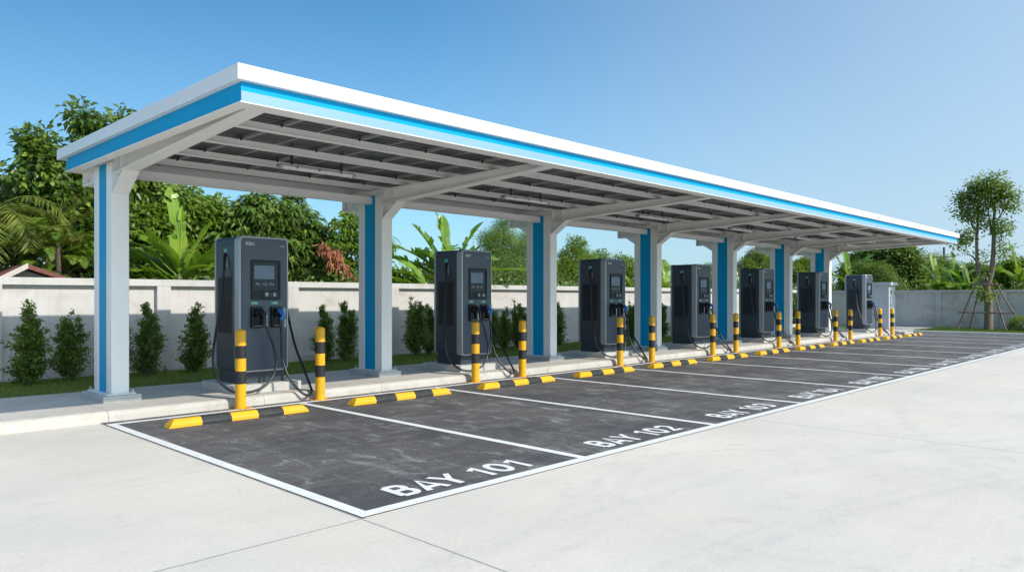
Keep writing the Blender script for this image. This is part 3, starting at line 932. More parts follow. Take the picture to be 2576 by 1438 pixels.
# ------------------------------------------------------------------ bollards
def make_bollard():
    root = empty('bollard', (0, 0, 0))
    r = .07; zs = [.012, .34, .51, .68, .85, 1.035]
    prof = []; mis = []
    for i in range(5):
        e = .0008 if i % 2 else 0
        prof += [(r + e, zs[i]), (r + e, zs[i + 1])]; mis += [i % 2, i % 2]
    prof += [(r * .96, 1.045), (r * .55, 1.065), (r * .5, 1.066), (.005, 1.071)]; mis = mis[:-1] + [0, 0, 0, 0, 0]
    MB().lathe(prof, (0, 0, 0), 32, mis).build('post', ['yellow_paint', 'black_paint'], root, sharp=40)
    m = MB(); k = 28; rr = random.Random(5); pts = []
    for i in range(k):
        a = 2 * math.pi * i / k; q = .098 + rr.uniform(-.014, .02); pts.append((q * math.cos(a), q * math.sin(a)))
    m.prism(pts, 'z', .0085, .013)
    for i in range(26):
        a = rr.uniform(0, 6.28); q = rr.uniform(.1, .15); s = rr.uniform(.003, .008)
        x, y = q * math.cos(a), q * math.sin(a); m.box(x - s, x + s, y - s, y + s, .0085, .0085 + s * 1.4)
    m.build('base_flange', 'orange_drips', root)
    return root
BXS = [4.557, 5.765, 8.865, 10.07, 13.18, 14.42, 17.22, 18.47, 21.13, 22.48, 25.53, 26.9, 30.0, 31.4]
b0 = make_bollard()
ORDC = ['nearest', 'second nearest', 'third nearest', 'middle', 'third last', 'second last', 'last']
for i, x in enumerate(BXS):
    o = b0 if i == 0 else copy_tree(b0)
    o.location = (x, 9.5, 0); o.rotation_euler.z = i * .9
    tag(o, 'yellow and black banded bollard, %s of the pair at the %s charging station' % (('left', 'right')[i % 2], ORDC[i // 2]), 'bollard', 'bollards along the kerb')

# ------------------------------------------------------------------ wheel stops
def make_stop():
    L, w, h = 1.78, .16, .1
    segs = [0, .38, .74, 1.08, 1.42, L]
    def rounded(pts, r=.012):
        out = []; n = len(pts)
        for i, (p, q, t) in enumerate(zip(pts[-1:] + pts[:-1], pts, pts[1:] + pts[:1])):
            p, q, t = Vector(p), Vector(q), Vector(t)
            if q.y < .02: out.append(tuple(q)); continue
            a = q + (p - q).normalized() * r; c = q + (t - q).normalized() * r
            for u in (0, .33, .67, 1): out.append(tuple(a * (1 - u) ** 2 + q * 2 * u * (1 - u) + c * u * u))
        return out
    prof = rounded([(0, .008), (w, .008), (w, .05), (w - .045, h), (.045, h), (0, .05)])
    n = len(prof); m = MB()
    stations = []
    for i in range(5):
        stations.append((segs[i], i == 0, i)); stations.append((segs[i + 1], i == 4, i))
    for i in range(5):
        def sec(x, e):
            return [(x + (e * .075 * ((z - .008) / (h - .008)) ** 1.2), y, z) for y, z in prof]
        A = sec(segs[i], 1 if i == 0 else 0); B = sec(segs[i + 1], -1 if i == 4 else 0)
        m.add(A + B, [(q, n + q, n + (q + 1) % n, (q + 1) % n) for q in range(n)], i % 2, False)
        if i == 0: m.add(A, [tuple(range(n))], 0)
        if i == 4: m.add(B, [tuple(range(n))[::-1]], 0)
    return m.build('wheel_stop', ['yellow_stop', 'black_rubber_stop'])
s0 = make_stop()
BORD = ['nearest, 101', '102', '103', '104', '105', '106', '107', '108', '109', '110', '111', 'farthest, 112']
for i in range(NB):
    o = s0 if i == 0 else s0.copy()
    if i: COL.objects.link(o)
    o.location = (BX0 + BSTEP * i + .35, 8.6, 0)
    tag(o, 'yellow and black wheel stop at the head of bay %s' % (BORD[i] if i else '101, nearest of the row'), 'wheel stop', 'wheel stops along the bays')

# ------------------------------------------------------------------ cabinet
cab = empty('electrical_cabinet', (34.45, 10.95, .12), 'pale grey metal electrical cabinet with overhanging lid beside the last charging station', 'cabinet')
X0, X1, Y0, Y1 = 34.02, 34.86, 10.42, 11.6
MB().box(X0, X1, Y0, Y1, .2, 2.0, bev=.008).build('body', 'cabinet_grey', cab)
MB().box(X0 - .06, X1 + .08, Y0 - .1, Y1 + .06, 2.001, 2.14, bev=.01).build('lid', 'cabinet_grey', cab)
MB().box(X0 - .03, X1 + .03, Y0 - .03, Y1 + .03, .1, .199, bev=.008).build('base', 'pad_concrete', cab)
d = MB().box(X0 + .2, X1 - .05, Y0 - .016, Y0 - .001, .55, 1.9, bev=.005).build('door', 'cabinet_grey', cab)
MB().box(X0 + .225, X0 + .245, Y0 - .03, Y0 - .0165, 1.1, 1.22).build('handle', 'cabinet_dark', d)
for zx in (X0 + .24, X1 - .15): MB().box(zx, zx + .07, Y0 - .021, Y0 - .0165, 1.6, 1.8).build('vent', 'cabinet_dark', d)
MB().box(X0 + .25, X0 + .5, Y0 - .006, Y0 - .001, .24, .5).build('sticker', 'mark_blue', cab)

# ------------------------------------------------------------------ vegetation helpers
def unit(a): return a / np.maximum(np.linalg.norm(a, axis=-1, keepdims=True), 1e-9)
def leaf_arrays(P, D, N, L, W, fold=.25, mid=.45):
    """each leaf: 4 vertices, 2 triangles folded on the midrib"""
    D = unit(D); S = unit(np.cross(D, N)); U = np.cross(S, D)
    L = L[:, None]; W = W[:, None]
    a = P; b = P + D * L * mid + S * W + U * W * fold; c = P + D * L - U * L * .06; d = P + D * L * mid - S * W + U * W * fold
    V = np.stack([a, b, c, d], 1).reshape(-1, 3)
    i = np.arange(len(P)) * 4
    F = np.concatenate([np.stack([i, i + 1, i + 2], 1), np.stack([i, i + 2, i + 3], 1)], 0)
    return V, F
def clumps(g, C, O, n, r, L, W, droop=.3, spread=.9, flat=.8):
    """n leaves round every clump centre C growing along O"""
    K = len(C); N = K * n
    Cc = np.repeat(C, n, 0); Oc = np.repeat(O, n, 0)
    rr = np.repeat(r if isinstance(r, np.ndarray) else np.full(K, r), n)
    off = g.normal(0, .5, (N, 3)) * rr[:, None]; off[:, 2] *= flat
    P = Cc + off
    D = unit(Oc * .6 + unit(off) * .8 + g.normal(0, spread * .5, (N, 3))); D[:, 2] -= droop
    Nn = unit(g.normal(0, .45, (N, 3)) + np.array([.15, -.55, .75]) + Oc * .35)
    l = L * g.uniform(.65, 1.25, N); w = W * g.uniform(.7, 1.2, N)
    return leaf_arrays(P, D, Nn, l, w)
def rosettes(g, C, O, n, L, W, droop=.7):
    """long drooping leaves radiating from a twig end"""
    K = len(C); N = K * n
    Cc = np.repeat(C, n, 0); Oc = np.repeat(O, n, 0)
    az = g.uniform(0, 2 * np.pi, N)
    rad = np.stack([np.cos(az), np.sin(az), np.zeros(N)], 1)
    D = unit(rad * .75 + Oc * .5 + g.normal(0, .2, (N, 3))); D[:, 2] -= droop * g.uniform(.4, 1.3, N)
    P = Cc + rad * .03 + g.normal(0, .03, (N, 3))
    Nn = unit(rad * .5 + np.array([.12, -.5, .8]) + g.normal(0, .25, (N, 3)))
    return leaf_arrays(P, D, Nn, L * g.uniform(.6, 1.25, N), W * g.uniform(.75, 1.2, N), .2, .4)
def lobe_points(g, lobes, dens, inner=.45):
    """clump centres in a set of ellipsoid lobes, biased to the surface"""
    C = []; O = []
    for (c, r) in lobes:
        r = np.array(r if isinstance(r, (tuple, list)) else (r, r, r * .85), float)
        k = max(6, int(dens * (r[0] * r[1] + r[1] * r[2] + r[0] * r[2]) / 3))
        d = unit(g.normal(0, 1, (k, 3)))
        # lumpy radius
        q = np.clip(g.uniform(inner, 1.0, k) ** .6 + .13 * np.sin(d[:, 0] * 5 + c[0]) * np.sin(d[:, 2] * 6 + c[2]), .2, 1.12)
        C.append(np.array(c) + d * r * q[:, None]); O.append(d)
    return np.concatenate(C), np.concatenate(O)
def merge(parts):
    V = []; F = []; M = []; b = 0
    for i, (v, f, mi) in enumerate(parts):
        V.append(v); F.append(f + b); M.append(np.full(len(f), mi)); b += len(v)
    return np.concatenate(V), np.concatenate(F), np.concatenate(M)
def limb_tree(m, base, lobes, r0, g, wob=.12, fork=.35):
    base = Vector(base)
    top = sum((Vector(c) for c, _ in lobes), Vector()) / len(lobes)
    hub = base.lerp(Vector((top.x, top.y, top.z)), fork)
    m.tube([base - Vector((0, 0, .06)), base + Vector((0, 0, .1)), base.lerp(hub, .5) + Vector((g.normal(0, wob), g.normal(0, wob), 0)), hub], [r0 * 1.25, r0, r0 * .85, r0 * .7], 10)
    for c, r in lobes:
        e = Vector(c); mid = hub.lerp(e, .5) + Vector((g.normal(0, wob), g.normal(0, wob), g.normal(0, wob)))
        m.tube([hub, mid, e], [r0 * .5, r0 * .32, r0 * .1], 7)
        rad = r if isinstance(r, (int, float)) else r[0]
        for q in range(4):
            d = Vector((g.normal(), g.normal(), abs(g.normal()) * .8)).normalized()
            st = mid.lerp(e, g.uniform(.3, 1))
            m.tube([st, st + d * rad * .3 + Vector((0, 0, .05)), st + d * rad * .6], [r0 * .2, r0 * .12, r0 * .05], 5, caps=False)
TREES = 'trees behind the boundary walls'
def tree(name, label, base, lobes, style, mat, dens, leaf, seed, r0=.1, bark='bark_dark', extra=None, group=TREES, cat='tree', fork=.35):
    g = np.random.default_rng(seed)
    root = empty(name, base, label, cat, group)
    m = MB(); limb_tree(m, base, lobes, r0, g, fork=fork); m.build('trunk', bark, root)
    C, O = lobe_points(g, lobes, dens)
    n, L, W, droop, cr = leaf
    if style == 'rosette': V, F = rosettes(g, C, O, n, L, W, droop)
    else: V, F = clumps(g, C, O, n, cr, L, W, droop)
    np_mesh('crown', V, F, mat, None, root)
    if extra: extra(g, root)
    return root
def px_lobes(ls, Y, axis='y'):
    """lobes given as (column, row, radius) on the plane of depth Y"""
    out = []
    for t in ls:
        x, y, r = t[:3]; dy = t[3] if len(t) > 3 else 0
        p = atY(x, y, Y + dy) if axis == 'y' else atX(x, y, Y + dy)
        d = p[0] * _ca + p[1] * _sa
        out.append((p, (r * d / 1852, r * d / 1852, r * d / 1852 * .9)))
    return out
def frond(g, m_st, parts, base, az, el, L, leaf, n=26, curl=.9, droop=.5, r=.012, mi=0, taper=True):
    """pinnate frond: arching rachis with leaflets on both sides"""
    pts = []; p = Vector(base); e = el
    ds = L / 12
    for i in range(13):
        pts.append(p.copy()); d = Vector((math.cos(az) * math.cos(e), math.sin(az) * math.cos(e), math.sin(e)))
        p = p + d * ds; e -= curl / 12 * (1 + i / 8)
    m_st.tube(pts, [r * (1 - .8 * i / 12) for i in range(13)], 5, caps=False)
    A = np.array([q[:] for q in pts])
    t = np.linspace(.12, 1, n); idx = t * 12; i0 = np.minimum(idx.astype(int), 11); fr = (idx - i0)[:, None]
    P = A[i0] * (1 - fr) + A[i0 + 1] * fr; T = unit(A[i0 + 1] - A[i0])
    S = unit(np.cross(T, np.array([0, 0, 1.0]))); U = np.cross(S, T)
    for s in (-1, 1):
        D = S * s * 1.0 + T * .55 + U * .25 + g.normal(0, .1, (n, 3)); D[:, 2] -= droop
        l = leaf[0] * (np.sin(np.pi * np.clip(t * .85 + .12, 0, 1)) ** .6 if taper else np.ones(n)) * g.uniform(.85, 1.1, n)
        V, F = leaf_arrays(P, D, U + g.normal(0, .2, (n, 3)), l, np.full(n, leaf[1]), .1, .35)
        parts.append((V, F, mi))
def frond_plant(name, label, cat, base, trunk_top, fronds, leaf, mat, seed, n=26, curl=.9, droop=.5, trunk_r=.1, r=.012, group=None, bark='bark_dark'):
    g = np.random.default_rng(seed)
    root = empty(name, base, label, cat, group)
    m = MB(); b = Vector(base); t = Vector(trunk_top)
    m.tube([b - Vector((0, 0, .05)), b.lerp(t, .5) + Vector((.04, .03, 0)), t], [trunk_r * 1.2, trunk_r, trunk_r * .7], 10); m.build('trunk', bark, root)
    for k, f in enumerate(fronds):
        (o, az, el, L) = f
        mm = MB(); parts = []
        frond(g, mm, parts, o, az, el, L, leaf, n, curl, droop, r)
        V, F, M = merge(parts)
        tv = np.array(mm.v); tf = []
        for q in mm.f: tf.append((q[0], q[1], q[2])); tf.append((q[0], q[2], q[3]))
        V2, F2, M2 = merge([(V, F, 0), (tv, np.array(tf), 0)])
        np_mesh('frond', V2, F2, mat, None, root)
    return root
def banana_leaf(g, base, az, el, L, W, curl=1.0, tears=.35, fold=.35, roll=0.0):
    m = MB(); n = 22; p = Vector(base); e = el; pts = []; dirs = []
    for i in range(n + 1):
        pts.append(p.copy()); d = Vector((math.cos(az) * math.cos(e), math.sin(az) * math.cos(e), math.sin(e))); dirs.append(d)
        p = p + d * (L / n); e -= curl / n * (.35 + 1.6 * i / n)
    m.tube(pts, [.03 * (1 - .9 * i / n) + .003 for i in range(n + 1)], 6, mi=0, caps=False)
    side0 = Vector((math.sin(az), -math.cos(az), 0))
    for s in (-1, 1):
        gap = 0; fl = fold
        for i in range(2, n):
            def half(t): 
                t = max(0, (t - .1) / .9)
                return W * (min(1, t * 5.5) ** .6) * (1 - max(0, (t - .72) / .28) ** 2.2) + .004
            nrm = side0.cross(dirs[i]); nrm = nrm if nrm.z > 0 else -nrm
            torn = g.random() < tears
            if torn: fl = fold + g.normal(0, .28)
            sd = (side0 * s * math.cos(fl) + nrm * math.sin(fl) + nrm * roll * s).normalized()
            a, b = pts[i], pts[i + 1]
            wa, wb = half(i / n), half((i + 1) / n)
            sh = .12 if torn else 0
            da = dirs[i] * .28
            o1 = a + (sd + da).normalized() * wa + dirs[i] * (L / n) * sh; o2 = b + (sd + da).normalized() * wb
            m1 = a + (sd + da * .4).normalized() * wa * .5 + nrm * wa * .05; m2 = b + (sd + da * .4).normalized() * wb * .5 + nrm * wb * .05
            m.add([a, m1, o1, o2, m2, b], [(0, 1, 4, 5), (1, 2, 3, 4)], 0, True)
    return m
BAN = 'banana plants behind the boundary walls'
def banana(label, base, h, leaves, seed, r=.11, tears=.35):
    g = np.random.default_rng(seed)
    root = empty('banana_plant', base, label, 'banana plant', BAN)
    b = Vector(base); m = MB()
    m.tube([b - Vector((0, 0, .05)), b + Vector((.02, 0, h * .5)), b + Vector((.02, .02, h))], [r * 1.25, r, r * .6], 12); m.build('pseudostem', 'banana_stem', root)
    for (az, el, L, W, curl) in leaves:
        t = b + Vector((.02, .02, h * g.uniform(.86, 1.0)))
        banana_leaf(g, t, R(az), R(el), L * 1.1, W * g.uniform(.95, 1.25), curl * .9, tears, fold=g.uniform(.12, .4)).build('leaf', 'banana_leaf', root)
    return root

# --- conical shrubs along the wall
def shrub_mesh(seed, h=1.35, w=.34):
    g = np.random.default_rng(seed); m = MB(); parts = []
    stems = []
    for k in range(7):
        a = g.uniform(0, 6.28); q = g.uniform(.02, .16)
        top = Vector((math.cos(a) * q, math.sin(a) * q, h * g.uniform(.62, 1.0) if k else h))
        b = Vector((math.cos(a) * .05, math.sin(a) * .05, -.03)); mid = b.lerp(top, .5) + Vector((math.cos(a) * q * .5, math.sin(a) * q * .5, 0))
        m.tube([b, mid, top], [.011, .008, .003], 5, caps=False); stems.append((b, mid, top))
    P = []; D = []
    for i in range(230):
        b, mid, top = stems[g.integers(len(stems))]
        t = g.uniform(.06, 1.0) ** .95
        s = b.lerp(mid, t * 2) if t < .5 else mid.lerp(top, t * 2 - 1)
        a = g.uniform(0, 6.28); zz = s.z / h
        reach = w * (1.12 - zz * .98) * g.uniform(.35, 1.15)
        if zz < .2: reach *= .8 + zz
        d = Vector((math.cos(a), math.sin(a), g.uniform(.25, 1.1)))
        e = s + d.normalized() * reach
        m.tube([s, e], [.004, .0015], 4, caps=False)
        n = 27
        tt = g.uniform(.15, 1.05, n)
        pts = np.array(s)[None] * (1 - tt[:, None]) + np.array(e)[None] * tt[:, None] + g.normal(0, .024, (n, 3))
        P.append(pts); D.append(np.array(d)[None] * .5 + g.normal(0, .6, (n, 3)) + np.array([0, 0, .15]))
    P = np.concatenate(P); D = np.concatenate(D); N = len(P)
    V, F = leaf_arrays(P, D, unit(g.normal(0, .6, (N, 3)) + np.array([0, 0, 1.0])), .05 * g.uniform(.6, 1.25, N), .019 * g.uniform(.7, 1.2, N))
    return (V, F), m
variants = []
for s in range(4):
    (V, F), m = shrub_mesh(40 + s)
    r0 = empty('wall_shrub', (0, 0, 0))
    np_mesh('foliage', V, F, 'leaf_shrub', None, r0)
    m.build('stem', 'bark', r0)
    variants.append(r0)
SHR = [(3.13, 1.45, .37, 'leftmost, lighter green shrub, left of the nearest column', 14.1), (3.8, 1.2, .33, 'second from the left, beside the nearest column', 14.25), (4.62, 1.27, .3, 'mostly hidden behind the nearest column, at its right edge', 14.35), (5.03, 1.36, .32, 'slim one between the nearest column and the wall pilaster', 14.2),
       (5.86, 1.4, .34, 'bushy one just left of the nearest charging station', 14.2), (7.55, .8, .28, 'low, past the right edge of the nearest charging station', 14.3), (8.76, 1.3, .3, 'left one of the two left of the second column', 14.2), (9.3, 1.37, .3, 'right one of the two left of the second column', 14.25),
       (9.95, 1.1, .28, 'peeking out at the right edge of the second column', 14.3), (11.3, 1.45, .33, 'just left of the second nearest charging station', 14.2), (11.85, 1.3, .28, 'half behind the left edge of the second nearest charging station', 14.4), (13.8, 1.28, .3, 'first one right of the second nearest charging station', 14.2),
       (14.35, 1.22, .27, 'second one right of the second nearest charging station', 14.25), (14.9, 1.37, .32, 'tall one left of the third column', 14.2), (16.15, 1.3, .27, 'just right of the third column', 14.3), (16.6, 1.32, .28, 'left of the third nearest charging station', 14.2), (19.4, 1.2, .3, 'just right of the third nearest charging station', 14.25), (20.4, 1.3, .3, 'just left of the fourth column', 14.25),
       (22.2, 1.25, .3, 'peeking out at the right of the fourth column', 14.25), (25.4, 1.3, .32, 'just right of the middle charging station', 14.25)]
used = set()
for i, (x, h, w, lab, y) in enumerate(SHR):
    v = i % 4
    if v in used: o = copy_tree(variants[v])
    else: o = variants[v]; used.add(v)
    o.location = (x, y, .05); o.rotation_euler.z = i * 1.7; o.scale = (w / .34, w / .34, h / 1.4)
    tag(o, 'leafy shrub by the wall, ' + lab, 'shrub', 'shrubs along the boundary wall')

# --- big broadleaf tree, left
tree('broadleaf_tree', 'tall dark broadleaf tree rising behind the wall at the nearest column, lopped tufts on top', (5.2, 18.8, 0),
     px_lobes([(205, 300, 34), (240, 330, 34), (100, 355, 34), (85, 395, 34), (300, 300, 26), (60, 440, 40), (130, 430, 56), (200, 410, 50), (240, 480, 70), (170, 500, 62), (215, 590, 80), (330, 540, 70, .8), (400, 520, 60, .8), (320, 440, 60), (90, 475, 30), (370, 600, 60, 1), (240, 660, 70, .5), (300, 640, 60, .2), (450, 580, 60, 1.4), (500, 540, 46, 1.6), (330, 480, 60, .4), (90, 560, 60, .8), (30, 520, 50, 1)], 18.8),
     'clump', 'leaf_broad', 150, (30, .19, .052, .65, .25), 11, .14, 'bark_dark', fork=.25)
# paler big-leaf tree behind the banana
tree('broadleaf_tree', 'yellow green broadleaf tree behind the nearest banana plant, at the wall', (8.3, 18.4, 0),
     px_lobes([(480, 530, 42), (520, 570, 44), (450, 500, 40), (540, 620, 45), (420, 560, 40), (560, 660, 36), (500, 660, 50), (430, 640, 56), (370, 560, 44), (540, 530, 34)], 18.4), 'clump', 'leaf_bright', 323, (24, .15, .045, .5, .2), 12, .09, fork=.3)
# mango
tree('mango_tree', 'large dark mango tree with drooping leaf tufts behind the nearest charging station', (10.2, 18.0, 0),
     px_lobes([(640, 540, 56), (700, 545, 58), (760, 560, 52), (600, 560, 36), (580, 600, 42), (680, 610, 66), (760, 630, 64), (800, 600, 40), (640, 650, 60), (820, 660, 44), (730, 680, 52), (560, 650, 36), (660, 510, 32), (740, 515, 30)], 18.0),
     'rosette', 'leaf_mango', 300, (14, .27, .036, .8, 0), 13, .14, fork=.3)
def red_flush(g, root):
    C, O = lobe_points(g, px_lobes([(818, 625, 12), (845, 640, 16), (850, 675, 20), (868, 700, 16), (836, 655, 12), (880, 690, 12)], 16.6), 500)
    V, F = rosettes(g, C, O, 15, .24, .022, 1.5)
    o = np_mesh('young_foliage', V, F, 'leaf_red', None, root); o['label'] = 'red brown drooping young leaves'
tree('mango_tree', 'bright green mango tree with red brown young leaves, left of the second column', (12.2, 17.0, 0),
     px_lobes([(870, 570, 32), (905, 590, 34), (895, 545, 24), (850, 610, 30), (900, 640, 40), (860, 680, 34), (925, 690, 40), (950, 620, 40)], 17.0), 'rosette', 'leaf_bright', 260, (14, .25, .03, .9, 0), 14, .09, extra=red_flush, fork=.3)
# feathery tree
tree('feathery_tree', 'feathery light green tree behind the wall, between the second charging station and third column', (17.4, 19.0, 0),
     px_lobes([(1270, 580, 28), (1255, 610, 36), (1300, 620, 34), (1230, 600, 22), (1320, 650, 36), (1240, 660, 40), (1280, 670, 46), (1330, 600, 22), (1310, 700, 36), (1225, 700, 34), (1275, 555, 14)], 19.0), 'clump', 'leaf_feather', 420, (40, .085, .012, .6, .26), 15, .07, 'bark', fork=.4)
frond_plant('palm_tree', 'dry palm frond tips poking out at the right edge of the second column', 'palm', (16.6, 24, 0), (16.6, 24, 3.6), [((16.6, 24, 3.6), a, .75, 1.6) for a in (-.5, .3, 1.2, 2.2, 3.2, 4.2)], (.35, .012), 'leaf_palm', 3, 22, 1.2, .5, .1)
tree('broadleaf_tree', 'pale green small-leaved tree left of the third charging station, uneven airy top', (22.0, 20.0, 0),
     px_lobes([(1452, 615, 22), (1440, 645, 32), (1470, 660, 28), (1510, 650, 22), (1505, 672, 26), (1420, 680, 36), (1450, 690, 40), (1490, 700, 36), (1395, 690, 30), (1525, 700, 26)], 20.0), 'clump', 'leaf_bright', 323, (24, .1, .03, .3, .2), 16, .06, 'bark', fork=.4)
tree('broadleaf_tree', 'light green tree peeking over the third charging station, left of the fourth column', (26.0, 20.0, 0),
     px_lobes([(1555, 660, 22), (1580, 670, 22), (1600, 690, 26), (1570, 700, 30), (1535, 695, 20), (1615, 710, 24)], 20.0), 'clump', 'leaf_bright', 340, (24, .1, .03, .3, .2), 17, .06, 'bark', fork=.4)
tree('broadleaf_tree', 'low dark green tree behind the middle charging station', (31.5, 21.0, 0),
     px_lobes([(1720, 690, 22), (1690, 700, 22), (1760, 690, 24), (1790, 680, 20), (1745, 705, 28), (1830, 690, 24), (1655, 700, 20)], 21.0), 'clump', 'leaf_tree', 340, (24, .11, .034, .3, .22), 18, .06, fork=.4)
tree('broadleaf_tree', 'round dark green tree above the third charging station from the far end', (37.0, 21.0, 0),
     px_lobes([(1900, 650, 24), (1925, 660, 24), (1880, 675, 24), (1945, 680, 24), (1910, 690, 28), (1960, 690, 18)], 21.0), 'clump', 'leaf_tree', 408, (24, .12, .035, .3, .24), 19, .06, fork=.4)
tree('broadleaf_tree', 'pale green tree between the sixth column and the far end chargers', (44.0, 22.0, 0),
     px_lobes([(2020, 670, 24), (2045, 662, 22), (2000, 690, 24), (2060, 690, 26), (2030, 700, 26)], 22.0), 'clump', 'leaf_bright', 442, (24, .13, .038, .3, .26), 20, .06, fork=.4)
# trees past the end wall
tree('broadleaf_tree', 'large dark evergreen tree with brown patches beyond the end wall, under the canopy end', (45, 13.2, 0),
     px_lobes([(2215, 655, 42), (2250, 645, 40), (2180, 660, 36), (2280, 690, 40), (2230, 700, 46), (2180, 700, 40), (2150, 690, 34), (2285, 655, 26), (2305, 710, 30), (2260, 720, 30)], 45, 'x'), 'clump', 'leaf_tree', 190, (30, .19, .05, .4, .42), 21, .16, fork=.35)
tree('feathery_tree', 'bright green feathery tree beyond the end wall, above the grey cabinet', (42, 13.0, 0),
     px_lobes([(2170, 690, 30), (2200, 705, 30), (2240, 718, 24), (2150, 715, 26), (2215, 690, 24)], 42, 'x'), 'clump', 'leaf_feather', 330, (44, .12, .018, .5, .4), 22, .08, fork=.4)
tree('broadleaf_tree', 'dark olive bushy tree beyond the end wall, left of the staked tree', (52, 11.5, 0),
     px_lobes([(2310, 690, 26), (2320, 712, 26), (2300, 720, 22), (2335, 705, 20), (2345, 680, 16)], 52, 'x'), 'clump', 'leaf_broad', 240, (28, .2, .055, .4, .45), 23, .08, fork=.4)
tree('feathery_tree', 'hazy green feathery tree far beyond the end wall, behind the utility pole', (64, 11.0, 0),
     px_lobes([(2345, 668, 24), (2370, 680, 20), (2390, 690, 20), (2355, 700, 24), (2410, 700, 18)], 64, 'x'), 'clump', 'leaf_feather', 210, (40, .2, .03, .5, .7), 24, .1, fork=.4)
tree('broadleaf_tree', 'low dark green tree right behind the trunk of the staked tree', (54, 9.0, 0),
     px_lobes([(2430, 695, 22), (2460, 690, 22), (2490, 700, 24), (2450, 712, 24), (2520, 700, 22), (2500, 715, 22)], 54, 'x'), 'clump', 'leaf_tree', 270, (28, .18, .05, .4, .45), 25, .08, fork=.4)
tree('broadleaf_tree', 'yellowish leafy tree beyond the end wall, right of the staked tree', (44, 6.6, 0),
     px_lobes([(2535, 680, 22), (2550, 700, 22), (2525, 710, 20), (2560, 715, 20), (2540, 660, 12)], 44, 'x'), 'clump', 'leaf_bright', 340, (24, .13, .04, .35, .3), 26, .06, fork=.4)
tree('broadleaf_tree', 'dark tree at the right edge of the photo beyond the end wall', (50, 5.0, 0),
     px_lobes([(2580, 690, 30), (2600, 680, 34), (2575, 715, 24), (2630, 690, 34)], 50, 'x'), 'clump', 'leaf_tree', 270, (26, .17, .05, .4, .4), 27, .07, fork=.4)
# leafy undergrowth behind the walls
def undergrowth(name, boxes, n, L, W, mat, seed):
    g = np.random.default_rng(seed); Vs = []
    for (x0, x1, y0, y1, z1, k) in boxes:
        C = np.stack([g.uniform(x0, x1, k), g.uniform(y0, y1, k), np.zeros(k)], 1)
        C[:, 2] = z1 * (.15 + .85 * g.uniform(0, 1, k) ** .7) * (.75 + .25 * np.sin(C[:, 0] * 1.9) * np.sin(C[:, 0] * .7 + 1) + .1 * np.sin(C[:, 1] * 3))
        O = unit(g.normal(0, .5, (k, 3)) + np.array([-.3, -.5, .8]))
        Vs.append((*clumps(g, C, O, n, .24, L, W, .3), 0))
    V, F, M = merge(Vs); o = np_mesh(name, V, F, mat); return tag(o, kind='stuff')
undergrowth('undergrowth', [(4.0, 14, 16, 18.5, 2.3, 1900), (14, 30, 16, 19, 2.4, 2200), (30, 50, 16, 20, 2.5, 1900)], 18, .17, .045, 'leaf_shade', 31)
undergrowth('undergrowth', [(1.5, 20, 19.5, 22, 2.8, 1800), (20, 46, 20, 24, 3.0, 2200)], 16, .22, .07, 'leaf_shade', 32)
undergrowth('undergrowth', [(39.5, 48, -2, 14.5, 2.3, 2600), (52, 70, -6, 22, 3.2, 2600)], 20, .2, .06, 'leaf_tree', 33)

# --- banana plants  (az, el, length, half width, curl)
bp = atY(452, 690, 15.9)
banana('banana plant left of the nearest charging station with one tall upright leaf', (bp[0], 15.9, 0), 1.98,
       [(110, 86, 1.75, .21, .3), (60, 85, 1.35, .09, .1), (-40, 68, 1.25, .2, .3), (-46, 56, 1.75, .21, 1.35), (140, 50, 1.45, .22, .95), (125, 38, 1.5, .23, .95), (152, 30, 1.45, .22, .85), (134, 14, 1.3, .2, .75),
        (-62, 28, 1.0, .2, 1.0), (-40, 10, .95, .2, .9), (190, 62, 1.1, .22, 1.2), (165, 62, 1.25, .22, 1.0), (100, 45, 1.2, .22, .9), (-20, 40, 1.1, .2, .9), (134, -8, .9, .17, .5), (148, 58, 1.5, .2, 1.3), (115, 24, 1.2, .2, .7), (-52, 44, 1.3, .2, 1.1), (80, 66, 1.2, .2, .6), (145, 2, 1.35, .2, .6)], 51, tears=.3)
bp = atY(1128, 690, 16.0)
banana('tall banana plant with a fan of torn leaves left of the second nearest charging station', (bp[0], 16.0, 0), 2.15,
       [(128, 63, 1.75, .21, .35), (100, 80, 1.8, .15, .2), (80, 83, 1.7, .16, .15), (-38, 63, 1.7, .17, .3), (-48, 48, 1.85, .18, .5), (140, 42, 1.9, .22, .65), (128, 30, 2.2, .2, .55), (-46, 22, 2.1, .25, .65),
        (170, 66, 1.1, .24, .9), (150, 14, 1.5, .22, .6), (120, 2, 1.5, .2, .5), (-60, 34, 1.2, .2, 1.3), (40, 60, 1.4, .2, .8), (134, 55, 1.2, .22, .9), (-46, 8, 1.3, .2, .8), (145, 50, 1.3, .2, 1.2), (-30, 38, 1.5, .2, 1.0), (110, 60, 1.4, .2, .7)], 52, tears=.42)
bp = atY(1010, 690, 15.7)
banana('low banana plant at the right edge of the second column', (bp[0] + .9, 15.7, 0), 1.7,
       [(150, 40, 1.5, .2, .9), (140, 22, 1.7, .2, .8), (120, 60, 1.2, .2, .8), (160, 6, 1.4, .2, .8), (100, 40, 1.3, .22, 1.0), (-40, 50, 1.2, .2, 1.0), (-50, 20, 1.1, .2, .9)], 53)
bp = atY(1690, 700, 16.4)
banana('banana plant with one broad leaf beside the fourth column', (bp[0] - .2, 16.4, 0), 1.6,
       [(150, 70, 1.4, .26, .4), (60, 75, 1.5, .24, .3), (-20, 45, 1.4, .22, .9), (190, 35, 1.4, .22, .9), (250, 20, 1.2, .2, 1.0)], 54)
bp = atY(1610, 705, 16.2)
